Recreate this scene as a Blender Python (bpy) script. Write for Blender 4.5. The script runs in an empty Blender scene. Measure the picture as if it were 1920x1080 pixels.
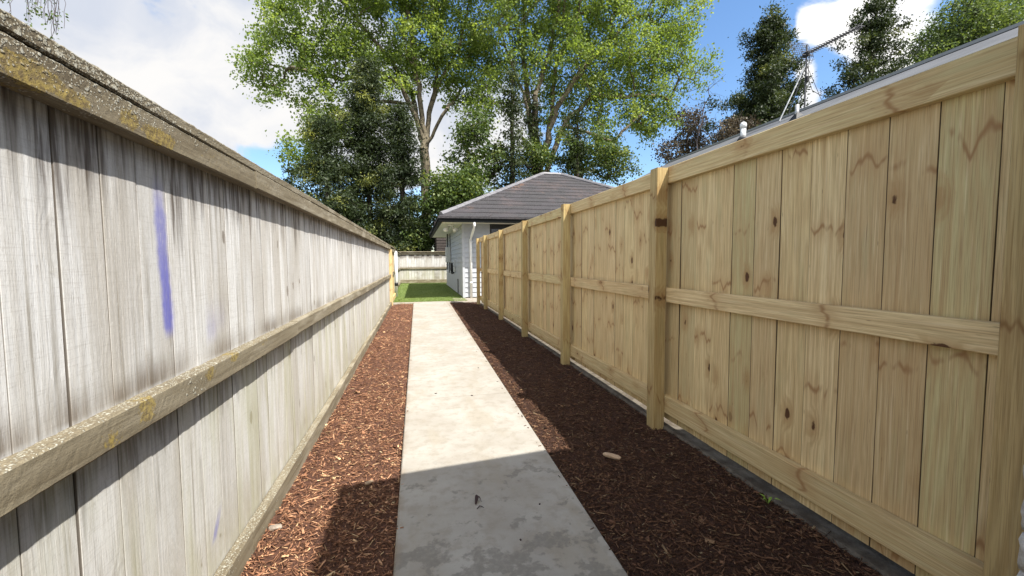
import bpy, math, random
import numpy as np
from mathutils import Matrix, Vector

S = bpy.context.scene
COL = S.collection
R = math.radians
rng = np.random.default_rng(7)
random.seed(7)

# ------------------------------------------------------------------ camera
F = 806.0                       # focal length in pixels of a 1920 wide picture
CAM = np.array([0.0, 0.0, 1.3])
_d = np.array([(781 - 960) / F, -(490 - 540) / F, -1.0]); _d /= np.linalg.norm(_d)
_u = np.array([-0.0195, 1.0, 0.0]); _u = _u - _d * (_u @ _d); _u /= np.linalg.norm(_u)
_r = np.cross(_d, _u)
MC = np.array([_r, _d, _u])
cd = bpy.data.cameras.new('camera')
cam = bpy.data.objects.new('camera', cd); COL.objects.link(cam)
cd.sensor_width = 36.0
cd.lens = 36.0 * F / 1920.0
cd.clip_start = 0.02
cd.clip_end = 2000.0
cam.matrix_world = Matrix.Translation(CAM) @ Matrix(MC.tolist()).to_4x4()
S.camera = cam

# ------------------------------------------------------------------ exposure
S.view_settings.view_transform = 'Standard'
S.view_settings.look = 'None'
S.view_settings.gamma = 1.0
S.view_settings.use_curve_mapping = False
S.view_settings.exposure = 1.38
try:
    S.cycles.use_denoising = True
    S.cycles.max_bounces = 8
    S.cycles.diffuse_bounces = 4
    S.cycles.sample_clamp_indirect = 8.0
except Exception:
    pass

SUNV = np.array([0.42, -0.50, 1.0]); SUNV /= np.linalg.norm(SUNV)   # towards the sun
ELEV = math.asin(SUNV[2]); AZ = math.atan2(SUNV[0], SUNV[1])


# ------------------------------------------------------------------ node helper
class G:
    def __init__(s, nt):
        s.nt = nt
    def n(s, typ, **kw):
        nd = s.nt.nodes.new(typ)
        for k, v in kw.items():
            setattr(nd, k, v)
        return nd
    def link(s, a, b):
        if isinstance(a, bpy.types.NodeSocket):
            s.nt.links.new(a, b)
        elif a is not None:
            if b.type == 'RGBA' and not isinstance(a, (int, float)) and len(a) == 3:
                a = (*a, 1.0)
            if b.type == 'VECTOR' and isinstance(a, (int, float)):
                a = (a, a, a)
            b.default_value = a
    def m(s, op, a, b=None, c=None, clamp=False):
        nd = s.n('ShaderNodeMath', operation=op, use_clamp=clamp)
        s.link(a, nd.inputs[0])
        if b is not None: s.link(b, nd.inputs[1])
        if c is not None: s.link(c, nd.inputs[2])
        return nd.outputs[0]
    def add(s, a, b): return s.m('ADD', a, b)
    def sub(s, a, b): return s.m('SUBTRACT', a, b)
    def mul(s, a, b): return s.m('MULTIPLY', a, b)
    def v(s, op, a, b=None):
        nd = s.n('ShaderNodeVectorMath', operation=op)
        s.link(a, nd.inputs[0])
        if b is not None: s.link(b, nd.inputs[1])
        return nd.outputs['Value'] if op in ('DOT_PRODUCT', 'LENGTH', 'DISTANCE') else nd.outputs[0]
    def xyz(s, a):
        nd = s.n('ShaderNodeSeparateXYZ'); s.link(a, nd.inputs[0]); return nd.outputs
    def vec(s, x, y, z):
        nd = s.n('ShaderNodeCombineXYZ')
        for i, q in enumerate((x, y, z)): s.link(q, nd.inputs[i])
        return nd.outputs[0]
    def attr(s, name, out='Fac'):
        nd = s.n('ShaderNodeAttribute', attribute_name=name); return nd.outputs[out]
    def noise(s, vec, scale=1.0, detail=4.0, rough=0.55, dist=0.0, col=False):
        nd = s.n('ShaderNodeTexNoise')
        s.link(vec, nd.inputs['Vector'])
        nd.inputs['Scale'].default_value = scale; nd.inputs['Detail'].default_value = detail
        nd.inputs['Roughness'].default_value = rough; nd.inputs['Distortion'].default_value = dist
        return nd.outputs['Color' if col else 'Fac']
    def voro(s, vec, scale=1.0, feature='F1', rnd=1.0):
        nd = s.n('ShaderNodeTexVoronoi', feature=feature)
        s.link(vec, nd.inputs['Vector']); nd.inputs['Scale'].default_value = scale
        nd.inputs['Randomness'].default_value = rnd
        return nd.outputs
    def ss(s, x, lo, hi, a=0.0, b=1.0):
        nd = s.n('ShaderNodeMapRange', interpolation_type='SMOOTHSTEP')
        s.link(x, nd.inputs['Value'])
        for k, q in (('From Min', lo), ('From Max', hi), ('To Min', a), ('To Max', b)):
            s.link(q, nd.inputs[k])
        return nd.outputs[0]
    def mix(s, f, a, b, mode='MIX'):
        nd = s.n('ShaderNodeMix', data_type='RGBA', blend_type=mode)
        s.link(f, nd.inputs[0]); s.link(a, nd.inputs[6]); s.link(b, nd.inputs[7])
        return nd.outputs[2]
    def ramp(s, f, stops):
        nd = s.n('ShaderNodeValToRGB'); s.link(f, nd.inputs[0])
        el = nd.color_ramp.elements
        while len(el) < len(stops): el.new(0.5)
        for e, (p, c) in zip(el, stops):
            e.position = p; e.color = (*c, 1.0)
        return nd.outputs[0]
    def coord(s, which='Object'):
        return s.n('ShaderNodeTexCoord').outputs[which]
    def bump(s, h, strength=0.3, dist=0.01, normal=None):
        nd = s.n('ShaderNodeBump'); s.link(h, nd.inputs['Height'])
        nd.inputs['Strength'].default_value = strength; nd.inputs['Distance'].default_value = dist
        if normal is not None: s.link(normal, nd.inputs['Normal'])
        return nd.outputs[0]


def material(name, fn, rough=0.8, spec=0.3, metal=0.0):
    mt = bpy.data.materials.new(name); mt.use_nodes = True
    nt = mt.node_tree; g = G(nt)
    p = nt.nodes['Principled BSDF']
    p.inputs['Roughness'].default_value = rough
    p.inputs['Specular IOR Level'].default_value = spec
    p.inputs['Metallic'].default_value = metal
    res = fn(g)
    if not isinstance(res, dict): res = {'Base Color': res}
    for k, q in res.items():
        g.link(q, p.inputs[k])
    return mt


# ------------------------------------------------------------------ world: Nishita sky and clouds by direction
W = bpy.data.worlds.new('World'); S.world = W; W.use_nodes = True
SKY_STRENGTH = 0.15
def build_world():
    nt = W.node_tree; g = G(nt)
    bg = nt.nodes['Background']
    sky = g.n('ShaderNodeTexSky', sky_type='NISHITA')
    sky.sun_disc = False; sky.sun_elevation = ELEV; sky.sun_rotation = AZ
    sky.air_density = 1.0; sky.dust_density = 0.3; sky.ozone_density = 3.0
    d = g.coord('Generated')
    x, y, z = g.xyz(d)
    warp = g.v('SCALE', g.v('SUBTRACT', g.noise(d, 3.0, 3, col=True), (0.5, 0.5, 0.5)))
    warp.node.inputs['Scale'].default_value = 0.25
    dw = g.v('ADD', d, warp)
    st = g.v('MULTIPLY', dw, (1.0, 1.0, 1.8))
    n1 = g.noise(st, 3.2, 7, 0.56)
    dens = g.mul(g.sub(n1, 0.5), 2.1)
    # banks of cloud and gaps of blue, each a direction, a half-width and a weight
    def px(a, b):
        c = np.array([(a - 960) / F, -(b - 540) / F, -1.0]); r = MC @ c; return tuple(r / np.linalg.norm(r))
    for (a, b, wid, wt) in CLOUDS:
        dd = g.v('DISTANCE', dw, px(a, b))
        dens = g.add(dens, g.ss(dd, 0.0, wid, wt, 0.0))
    dens = g.add(dens, g.ss(y, 0.25, -0.25, 0.0, 0.55))  # added cloud bank out of view, to whiten and lift the ambient light
    dens = g.sub(dens, 0.12)
    cov = g.ss(g.add(dens, g.mul(g.sub(g.noise(st, 11.0, 6, 0.6), 0.5), 0.5)), 0.0, 0.30)
    shade = g.add(g.noise(st, 2.6, 6, 0.58), g.mul(g.noise(st, 9.0, 4, 0.55), 0.12))
    cc = g.mix(g.ss(shade, 0.46, 0.68), (1.0, 1.0, 1.0), (0.70, 0.76, 0.88))
    # clouds towards the sun, out of view behind the camera, boosted to fill the shade
    sd = g.v('DOT_PRODUCT', d, tuple(SUNV))
    glow = g.add(2.55, g.mul(g.ss(sd, 0.05, 0.95), 3.6))
    cc = g.v('MULTIPLY', cc, g.vec(g.mul(glow, 1.0), g.mul(glow, 0.985), g.mul(glow, 0.97)))
    hs = g.n('ShaderNodeHueSaturation'); hs.inputs['Saturation'].default_value = 1.10; hs.inputs['Value'].default_value = 0.60
    g.link(sky.outputs[0], hs.inputs['Color'])
    fin = g.mix(cov, hs.outputs[0], cc)
    g.link(fin, bg.inputs['Color']); bg.inputs['Strength'].default_value = SKY_STRENGTH
CLOUDS = [(100, 120, 0.55, 0.6), (330, 230, 0.40, 0.42), (470, 80, 0.45, 0.40), (545, 318, 0.14, -0.62), (275, -5, 0.17, -0.62), (400, 300, 0.12, -0.26), (60, 330, 0.1, -0.2),
          (850, 200, 0.30, 0.6), (1010, 190, 0.18, 0.4), (1600, 0, 0.13, 0.62), (1700, 35, 0.12, 0.45), (1525, 20, 0.06, 0.35), (1512, 132, 0.05, 0.62),
          (1530, 185, 0.065, 0.68), (1690, 110, 0.09, 0.45), (1560, 30, 0.08, 0.3), (200, 250, 0.08, -0.12), (180, 40, 0.06, -0.15), (1300, 150, 0.42, -0.70), (1500, 235, 0.07, 0.5), (1880, 10, 0.10, -0.4), (1450, 60, 0.10, -0.3), (900, -500, 0.6, -0.2)]
# build_world also adds an unseen bank of cloud behind, as fill light
build_world()

sl = bpy.data.lights.new('sun', 'SUN'); sl.energy = 3.6; sl.angle = R(0.55); sl.color = (1.0, 0.955, 0.88)
so = bpy.data.objects.new('sun', sl); COL.objects.link(so)
so.rotation_euler = Vector((-SUNV).tolist()).to_track_quat('-Z', 'Y').to_euler()
so.location = (5, -6, 30)


# ------------------------------------------------------------------ mesh helpers
class MB:
    """collects boards, boxes, tubes; builds ONE mesh object"""
    def __init__(s):
        s.v = []; s.f = []; s.bc = []; s.rn = []; s.nv = 0
    def raw(s, verts, faces, bc=None, rnd=0.5):
        o = s.nv
        s.v.extend([tuple(map(float, q)) for q in verts])
        s.f.extend([tuple(i + o for i in fc) for fc in faces])
        s.bc.extend([tuple(map(float, q)) for q in (bc if bc is not None else verts)])
        s.rn.extend([rnd] * len(verts)); s.nv += len(verts)
    def board(s, p, along, L, across, wd, depth, T, bev=0.002, rnd=None, seg=1, bow=0.0, jit=0.0):
        """p: centre of the start end; section centred on p"""
        a = np.array(along, float); b = np.array(across, float); c = np.array(depth, float); p = np.array(p, float)
        rnd = random.random() if rnd is None else rnd
        h, t, e = wd / 2, T / 2, bev
        sec = [(-h + e, -t), (h - e, -t), (h, -t + e), (h, t - e), (h - e, t), (-h + e, t), (-h, t - e), (-h, -t + e)]
        vs, bc = [], []
        ph = random.random() * 6
        for k in range(seg + 1):
            q = k / seg
            off = bow * math.sin(math.pi * q) * c + jit * math.sin(q * 9 + ph) * b
            for (u, w) in sec:
                vs.append(p + a * L * q + off + b * u + c * w); bc.append((u, L * q, w))
        fs = []
        for k in range(seg):
            for i in range(8):
                j = (i + 1) % 8
                fs.append((k * 8 + i, k * 8 + j, k * 8 + 8 + j, k * 8 + 8 + i))
        fs.append(tuple(range(7, -1, -1))); fs.append(tuple(seg * 8 + i for i in range(8)))
        s.raw(vs, fs, bc, rnd)
    def box(s, lo, hi, bev=0.003, rnd=None):
        lo = np.array(lo, float); hi = np.array(hi, float); c = (lo + hi) / 2; sz = hi - lo
        ax = int(np.argmax(sz)); o = [i for i in range(3) if i != ax]; E = np.eye(3)
        p = c.copy(); p[ax] = lo[ax]
        s.board(p, E[ax], sz[ax], E[o[0]], sz[o[0]], E[o[1]], sz[o[1]], min(bev, sz[o[0]] / 3, sz[o[1]] / 3), rnd)
    def tube(s, pts, r, n=10, caps=True, rnd=0.5):
        pts = [np.array(q, float) for q in pts]
        rs = r if hasattr(r, '__len__') else [r] * len(pts)
        vs, fs = [], []
        for k, q in enumerate(pts):
            t = pts[min(k + 1, len(pts) - 1)] - pts[max(k - 1, 0)]
            t /= np.linalg.norm(t)
            ref = np.array([0, 0, 1.0]) if abs(t[2]) < 0.9 else np.array([1.0, 0, 0])
            e1 = np.cross(t, ref); e1 /= np.linalg.norm(e1); e2 = np.cross(t, e1)
            for i in range(n):
                an = 2 * math.pi * i / n
                vs.append(q + rs[k] * (math.cos(an) * e1 + math.sin(an) * e2))
        for k in range(len(pts) - 1):
            for i in range(n):
                j = (i + 1) % n
                fs.append((k * n + i, k * n + n + i, k * n + n + j, k * n + j))
        if caps:
            fs.append(tuple(range(n))); fs.append(tuple((len(pts) - 1) * n + i for i in range(n - 1, -1, -1)))
        s.raw(vs, fs, None, rnd)
    def build(s, name, mt, parent=None, smooth=False):
        me = bpy.data.meshes.new(name)
        me.from_pydata(s.v, [], s.f)
        me.attributes.new('bc', 'FLOAT_VECTOR', 'POINT').data.foreach_set('vector', np.array(s.bc, 'f').ravel())
        me.attributes.new('rnd', 'FLOAT', 'POINT').data.foreach_set('value', np.array(s.rn, 'f'))
        me.materials.append(mt)
        fix_normals(me)
        if smooth: me.polygons.foreach_set('use_smooth', [True] * len(me.polygons))
        o = bpy.data.objects.new(name, me); COL.objects.link(o)
        if parent is not None: o.parent = parent
        return o


def fix_normals(me):
    import bmesh
    bm = bmesh.new(); bm.from_mesh(me)
    bmesh.ops.recalc_face_normals(bm, faces=bm.faces)
    bm.to_mesh(me); bm.free(); me.update()


def np_mesh(name, verts, faces, mt, parent=None, rnd=None, smooth=False):
    """fast mesh from arrays; faces is (N,k)"""
    me = bpy.data.meshes.new(name)
    nv, (nf, k) = len(verts), faces.shape
    me.vertices.add(nv); me.vertices.foreach_set('co', np.ascontiguousarray(verts, 'f').ravel())
    me.loops.add(nf * k); me.loops.foreach_set('vertex_index', np.ascontiguousarray(faces, 'i').ravel())
    me.polygons.add(nf); me.polygons.foreach_set('loop_start', np.arange(0, nf * k, k, dtype='i'))
    if smooth: me.polygons.foreach_set('use_smooth', np.ones(nf, bool))
    me.update(calc_edges=True)
    if rnd is not None:
        me.attributes.new('rnd', 'FLOAT', 'POINT').data.foreach_set('value', np.ascontiguousarray(rnd, 'f'))
    me.materials.append(mt)
    o = bpy.data.objects.new(name, me); COL.objects.link(o)
    if parent is not None: o.parent = parent
    return o


def tag(o, label=None, cat=None, group=None, kind=None):
    if label: o['label'] = label
    if cat: o['category'] = cat
    if group: o['group'] = group
    if kind: o['kind'] = kind
    return o


def thing(name, label, cat, group=None, loc=(0, 0, 0)):
    o = bpy.data.objects.new(name, None); COL.objects.link(o)
    o.empty_display_size = 0.2; o.location = loc
    return tag(o, label, cat, group)


def adopt(root):
    """children were modelled in world space: keep them there"""
    for c in root.children:
        c.matrix_parent_inverse = Matrix.Translation(-Vector(root.location))


def at(px, py, Y):
    c = np.array([(px - 960) / F, -(py - 540) / F, -1.0]); r = MC @ c
    return CAM + r * (Y / r[1])


# ------------------------------------------------------------------ materials
def grain(g, old=False):
    bc = g.attr('bc', 'Vector'); rn = g.attr('rnd')
    u, v, w = g.xyz(bc)
    off = g.mul(rn, 37.0)
    base = g.vec(g.add(u, off), v, g.add(w, g.mul(rn, 11.0)))
    # knots
    kv = g.vec(g.add(g.mul(u, 7.0), off), g.add(g.mul(v, 3.3), off), off)
    vo = g.voro(kv, 1.0)
    kd = g.add(vo['Distance'], g.mul(g.sub(g.noise(base, 40.0, 3), 0.5), 0.10))
    has = g.ss(g.xyz(vo['Color'])[0], 0.38, 0.44)
    knot = g.mul(g.ss(kd, 0.09, 0.125, 1.0, 0.0), has)
    halo = g.mul(g.ss(kd, 0.08, 0.42, 1.0, 0.0), has)
    lf = g.noise(g.v('MULTIPLY', base, (7.0, 0.55, 7.0)), 1.0, 2, 0.4)
    rc = g.add(g.add(g.mul(u, 30.0), g.mul(lf, 9.0)), g.add(g.mul(halo, 1.6), g.mul(off, 1.0)))
    ring = g.m('SINE', g.mul(rc, 6.283))
    ring = g.ss(ring, -0.9, 1.0)
    fine = g.noise(g.v('MULTIPLY', base, (330.0, 5.0, 330.0)), 1.0, 3, 0.6)
    mid = g.noise(g.v('MULTIPLY', base, (60.0, 1.6, 60.0)), 1.0, 3, 0.6)
    blot = g.noise(g.v('MULTIPLY', base, (14.0, 2.5, 14.0)), 1.0, 3, 0.55)
    return dict(u=u, v=v, w=w, rn=rn, base=base, knot=knot, halo=halo, ring=ring, fine=fine, mid=mid, blot=blot)


def pine(dark=1.0, seam=False):
    def fn(g):
        q = grain(g)
        r2 = g.m('FRACT', g.mul(q['rn'], 7.31))
        tone = g.ramp(r2, [(0.0, (0.70, 0.535, 0.27)), (0.25, (0.67, 0.54, 0.28)), (0.42, (0.66, 0.485, 0.25)), (0.62, (0.74, 0.585, 0.315)), (0.80, (0.60, 0.52, 0.25)), (1.0, (0.69, 0.52, 0.27))])
        r4 = g.m('FRACT', g.mul(q['rn'], 29.7)); lum = g.ss(r4, 0.0, 1.0, 0.84, 1.08)
        tone = g.v('MULTIPLY', tone, g.vec(lum, lum, lum))
        c = g.mix(g.mul(q['ring'], 0.48), tone, (0.52, 0.355, 0.165))
        c = g.mix(g.ss(q['blot'], 0.5, 0.75, 0.0, 0.5), c, (0.46, 0.40, 0.205))
        c = g.mix(g.ss(q['mid'], 0.48, 0.74, 0.0, 0.5), c, (0.46, 0.30, 0.14))
        c = g.mix(g.ss(q['fine'], 0.46, 0.70, 0.0, 0.62), c, (0.33, 0.215, 0.10))
        st2 = g.noise(g.v('MULTIPLY', q['base'], (130.0, 2.6, 130.0)), 1.0, 4, 0.65)
        c = g.mix(g.ss(st2, 0.50, 0.68, 0.0, 0.50), c, (0.37, 0.235, 0.10))
        c = g.mix(g.ss(st2, 0.32, 0.46, 0.35, 0.0), c, (0.84, 0.70, 0.44))
        c = g.mix(g.mul(q['halo'], 0.6), c, (0.36, 0.20, 0.075))
        c = g.mix(g.mul(q['knot'], 1.0), c, (0.095, 0.042, 0.016))
        # brown whorl stains that wave across the board, and dark resin checks running along it
        wv = g.add(g.mul(q['v'], 1.25), g.add(g.mul(q['rn'], 23.0), g.mul(g.noise(g.v('MULTIPLY', q['base'], (13.0, 1.5, 13.0)), 1.0, 2, 0.5), 0.42)))
        bd = g.m('ABSOLUTE', g.sub(g.m('FRACT', wv), 0.5))
        wm = g.ss(g.noise(g.v('MULTIPLY', q['base'], (12.0, 2.2, 12.0)), 1.0, 3, 0.6), 0.41, 0.56)
        c = g.mix(g.mul(g.ss(bd, 0.0, 0.028, 0.9, 0.0), wm), c, (0.25, 0.12, 0.045))
        c = g.mix(g.mul(g.ss(bd, 0.0, 0.16, 0.42, 0.0), wm), c, (0.44, 0.27, 0.12))
        ck = g.noise(g.v('MULTIPLY', q['base'], (95.0, 2.4, 95.0)), 1.0, 2, 0.5)
        c = g.mix(g.mul(g.ss(ck, 0.70, 0.78, 0.0, 0.7), g.ss(q['blot'], 0.42, 0.6)), c, (0.22, 0.11, 0.045))
        fl = g.voro(g.v('MULTIPLY', q['base'], (55.0, 9.0, 55.0)), 1.0)
        fk = g.mul(g.ss(fl['Distance'], 0.06, 0.14, 1.0, 0.0), g.ss(g.xyz(fl['Color'])[0], 0.88, 0.9))
        c = g.mix(g.mul(fk, 0.55), c, (0.16, 0.09, 0.04))
        if seam: c = g.mix(g.ss(q['w'], -0.0098, -0.0085, 0.0, 0.92), c, (0.045, 0.028, 0.014))
        c = g.v('MULTIPLY', c, (dark * 1.06, 1.06 * dark * (0.985 if dark < 1 else 1), 1.06 * dark * (0.86 if dark < 1 else 1)))
        h = g.add(g.mul(q['fine'], 0.6), g.add(g.mul(q['mid'], 0.6), g.mul(q['knot'], -0.6)))
        return {'Base Color': c, 'Normal': g.bump(h, 0.35, 0.002), 'Roughness': 0.75}
    return fn


def grey_wood(kind):
    def fn(g):
        q = grain(g)
        pos = g.coord('Object'); X, Y, Z = g.xyz(pos)
        r2 = g.m('FRACT', g.mul(q['rn'], 5.77)); r3 = g.m('FRACT', g.mul(q['rn'], 13.9))
        if kind == 'paling':
            tone = g.ramp(r2, [(0.0, (0.66, 0.66, 0.65)), (0.3, (0.55, 0.545, 0.53)), (0.6, (0.72, 0.72, 0.71)), (0.85, (0.50, 0.49, 0.47)), (1.0, (0.67, 0.665, 0.65))])
            c = g.mix(g.mul(q['ring'], 0.16), tone, (0.40, 0.365, 0.31))
            c = g.mix(g.ss(q['mid'], 0.48, 0.75, 0.0, 0.38), c, (0.32, 0.29, 0.24))
            c = g.mix(g.ss(q['blot'], 0.52, 0.75, 0.0, 0.5), c, (0.64, 0.63, 0.60))
            c = g.mix(g.ss(q['fine'], 0.5, 0.8, 0.0, 0.3), c, (0.28, 0.25, 0.21))
            wide = g.noise(g.v('MULTIPLY', q['base'], (9.0, 1.1, 9.0)), 1.0, 3, 0.5)
            c = g.mix(g.ss(wide, 0.42, 0.64, 0.0, 0.55), c, (0.385, 0.35, 0.295))
            c = g.mix(g.mul(q['halo'], 0.22), c, (0.30, 0.26, 0.2))
            c = g.mix(g.mul(q['knot'], 0.75), c, (0.15, 0.12, 0.09))
            # dark weathering streaks, a few per board, fading up and down
            sk1 = g.noise(g.vec(g.mul(Y, 48.0), g.mul(Z, 0.7), g.mul(q['rn'], 9.0)), 1.0, 3, 0.6)
            sk2 = g.noise(g.vec(g.mul(Y, 6.0), g.mul(Z, 2.2), g.mul(q['rn'], 5.0)), 1.0, 3, 0.5)
            c = g.mix(g.mul(g.ss(sk1, 0.52, 0.70, 0.0, 0.75), g.ss(sk2, 0.40, 0.62)), c, (0.20, 0.175, 0.135))
            sk3 = g.noise(g.v('MULTIPLY', q['base'], (420.0, 14.0, 420.0)), 1.0, 3, 0.65)
            c = g.mix(g.ss(sk3, 0.56, 0.72, 0.0, 0.5), c, (0.24, 0.215, 0.18))
            saw = g.noise(g.v('MULTIPLY', q['base'], (14.0, 260.0, 14.0)), 1.0, 2, 0.5)
            c = g.mix(g.ss(saw, 0.52, 0.72, 0.0, 0.22), c, (0.30, 0.275, 0.235))
            gr = g.noise(g.v('MULTIPLY', q['base'], (300.0, 60.0, 300.0)), 1.0, 3, 0.7)
            c = g.mix(g.ss(gr, 0.55, 0.72, 0.0, 0.40), c, (0.26, 0.235, 0.195))
            c = g.mix(g.ss(gr, 0.30, 0.42, 0.35, 0.0), c, (0.78, 0.775, 0.76))
            # black mould drips under the cap, ragged board by board
            col = g.noise(g.vec(g.mul(Y, 26.0), g.mul(Z, 1.2), q['rn']), 1.0, 3, 0.6)
            lo = g.add(g.mul(col, -1.0), 1.93)
            drip = g.ss(Z, lo, g.add(lo, 0.26))
            dr2 = g.noise(g.vec(g.mul(Y, 70.0), g.mul(Z, 4.0), 3.0), 1.0, 3, 0.6)
            c = g.mix(g.mul(drip, g.ss(dr2, 0.28, 0.6, 0.15, 0.88)), c, (0.065, 0.046, 0.032))
            # damp dirt along the top of the middle rail, green algae below it
            c2 = g.noise(g.vec(g.mul(Y, 9.0), g.mul(Z, 2.0), 7.0), 1.0, 4, 0.6)
            up = g.add(0.93, g.mul(c2, 0.20))
            soil = g.mul(g.ss(Z, 0.93, up, 1.0, 0.0), g.ss(Z, 0.905, 0.93))
            soil = g.mul(soil, g.mul(g.ss(g.noise(g.vec(g.mul(Y, 2.4), 3.0, 1.0), 1.0, 3, 0.6), 0.36, 0.62, 0.1, 1.0), g.ss(Y, 1.5, 5.0, 1.0, 0.45)))
            c = g.mix(g.mul(soil, g.ss(dr2, 0.25, 0.6, 0.4, 0.9)), c, (0.11, 0.08, 0.052))
            low = g.ss(Z, 0.86, 0.80)
            d3 = g.ss(Z, g.sub(0.95, g.mul(col, 0.55)), g.sub(1.10, g.mul(col, 0.55)))
            c = g.mix(g.mul(g.mul(low, d3), g.ss(dr2, 0.3, 0.65, 0.1, 0.75)), c, (0.10, 0.085, 0.055))
            al = g.noise(g.vec(g.mul(Y, 8.0), g.mul(Z, 1.1), g.mul(q['rn'], 3.0)), 1.0, 3, 0.5)
            c = g.mix(g.mul(low, g.ss(al, 0.42, 0.68, 0.06, 0.48)), c, (0.38, 0.375, 0.22))
            c = g.mix(g.mul(g.ss(Z, 0.42, 0.02), g.ss(c2, 0.35, 0.6, 0.1, 0.6)), c, (0.33, 0.30, 0.20))
            c = g.mix(g.ss(q['w'], -0.0096, -0.008, 0.0, 0.9), c, (0.07, 0.055, 0.04))
            # blue spray paint
            def stroke(c, y0, slope, z0, z1, half, amt, soft=0.04):
                line = g.add(y0, g.mul(g.sub(Z, z0), slope))
                wob = g.mul(g.sub(g.noise(g.vec(0.0, Y, g.mul(Z, 1.0)), 16.0, 3), 0.5), 0.03)
                ds = g.m('ABSOLUTE', g.add(g.sub(Y, line), wob))
                a = g.mul(g.ss(ds, half * 0.45, half * 1.3, 1.0, 0.0), g.mul(g.ss(Z, z0 - soft * 0.5, z0 + soft), g.ss(Z, z1 - soft * 3, z1 + soft, 1.0, 0.0)))
                sp = g.noise(g.vec(g.mul(Y, 160.0), g.mul(Z, 40.0), 1.0), 1.0, 2)
                a = g.mul(a, g.ss(sp, 0.15, 0.6, amt * 0.65, amt))
                return g.mix(a, c, (0.12, 0.125, 0.43))
            c = stroke(c, 1.633, -0.055, 1.06, 1.56, 0.034, 0.72)
            c = stroke(c, 1.630, -0.05, 1.06, 1.36, 0.024, 0.6)
            c = stroke(c, 1.925, 0.02, 0.99, 1.12, 0.045, 0.42, 0.06)
            c = stroke(c, 2.01, 0.02, 1.02, 1.14, 0.05, 0.22, 0.06)
            c = stroke(c, 1.862, 0.55, 0.19, 0.30, 0.022, 0.6, 0.03)
            h = g.add(g.mul(q['fine'], 1.0), g.add(g.mul(q['mid'], 0.8), g.mul(q['ring'], 0.35)))
            return {'Base Color': c, 'Normal': g.bump(g.add(h, g.mul(gr, 0.8)), 0.55, 0.002), 'Roughness': 0.9}
        # rails and cap: brown grey, crusted with lichen
        tone = g.ramp(r2, [(0.0, (0.20, 0.168, 0.112)), (0.5, (0.235, 0.20, 0.135)), (1.0, (0.18, 0.152, 0.10))])
        c = g.mix(g.ss(q['mid'], 0.4, 0.7, 0.0, 0.6), tone, (0.11, 0.085, 0.05))
        c = g.mix(g.ss(q['fine'], 0.45, 0.8, 0.0, 0.5), c, (0.09, 0.07, 0.042))
        far = g.ss(Y, 1.6, 4.5, 0.25, 0.75)
        c = g.mix(g.mul(g.ss(q['blot'], 0.45, 0.68), far), c, (0.36, 0.325, 0.25))
        near = g.ss(Y, 1.0, 5.5, 1.0, 0.22)
        cap_end = g.ss(Y, 1.15, 2.1, 1.0, 0.0) if kind == 'cap' else 0.0
        big = g.noise(g.vec(g.mul(X, 4.0), g.mul(Y, 2.2), g.mul(Z, 4.0)), 1.0, 3, 0.55)
        pw = g.v('ADD', pos, g.v('MULTIPLY', g.noise(pos, 60.0, 2, col=True), (0.010, 0.010, 0.010)))
        vo = g.voro(pw, 175.0); vb = g.voro(pw, 78.0)
        vr = g.xyz(vo['Color'])[0]; vbr = g.xyz(vb['Color'])[0]
        nrm = g.n('ShaderNodeNewGeometry').outputs['Normal']
        up = g.ss(g.xyz(nrm)[2], 0.3, 0.8)
        hi = g.ss(Z, 1.675, 1.775, 0.0, 0.85) if False else 0.0
        topz = g.mul(g.ss(Z, 1.66, 1.74), g.ss(Y, 1.1, 1.75, 1.0, 0.12)) if True else 0.0
        amount = g.add(g.mul(g.ss(big, 0.46, 0.66, 0.0, 0.38), near), g.add(g.mul(g.mul(up, near), 0.58), g.mul(topz, 0.95)))
        amount = g.m('MINIMUM', g.add(amount, g.mul(cap_end, 0.6)), 1.0)
        cut = g.sub(1.02, g.mul(amount, 0.70))
        patch = g.mul(g.ss(vr, cut, g.add(cut, 0.03)), g.ss(vo['Distance'], 0.30, 0.52, 1.0, 0.0))
        cutb = g.sub(1.04, g.mul(amount, 0.45))
        patchb = g.mul(g.ss(vbr, cutb, g.add(cutb, 0.03)), g.ss(vb['Distance'], 0.28, 0.5, 1.0, 0.0))
        patch = g.m('MAXIMUM', patch, patchb)
        crust = g.mix(vr, (0.25, 0.235, 0.18), (0.45, 0.44, 0.375))
        # mustard lichen in a few broad colonies
        ye = 0.0
        for (yc, zc, ry, rz, a) in ((1.09, 1.682, 0.10, 0.035, 1.0), (1.19, 1.675, 0.06, 0.022, 0.9), (1.39, 1.69, 0.05, 0.032, 0.95), (1.53, 1.68, 0.10, 0.030, 1.0), (1.95, 1.69, 0.22, 0.04, 0.3), (1.385, 0.89, 0.05, 0.05, 0.8), (1.24, 0.86, 0.05, 0.035, 0.5), (1.77, 0.89, 0.05, 0.03, 0.75), (1.99, 0.905, 0.045, 0.025, 0.85), (2.35, 0.90, 0.10, 0.03, 0.35)):
            e = g.v('LENGTH', g.v('MULTIPLY', g.v('SUBTRACT', pos, (-0.75, yc, zc)), (8.0, 1.0 / ry, 1.0 / rz)))
            ye = g.m('MAXIMUM', ye, g.ss(e, 0.35, 1.35, a, 0.0))
        edge = g.add(ye, g.mul(g.sub(g.noise(pos, 55.0, 4, 0.65), 0.5), 1.9))
        yel = g.mul(g.ss(edge, 0.38, 0.62), g.ss(ye, 0.02, 0.25))
        c = g.mix(g.mul(yel, 0.62), c, g.mix(g.ss(g.noise(pos, 90.0, 3), 0.35, 0.65), (0.13, 0.085, 0.022), (0.36, 0.265, 0.05)))
        # black gaps between the crusts
        c = g.mix(g.mul(g.mul(amount, g.ss(vo['Distance'], 0.42, 0.62)), 0.7), c, (0.075, 0.06, 0.04))
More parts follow.
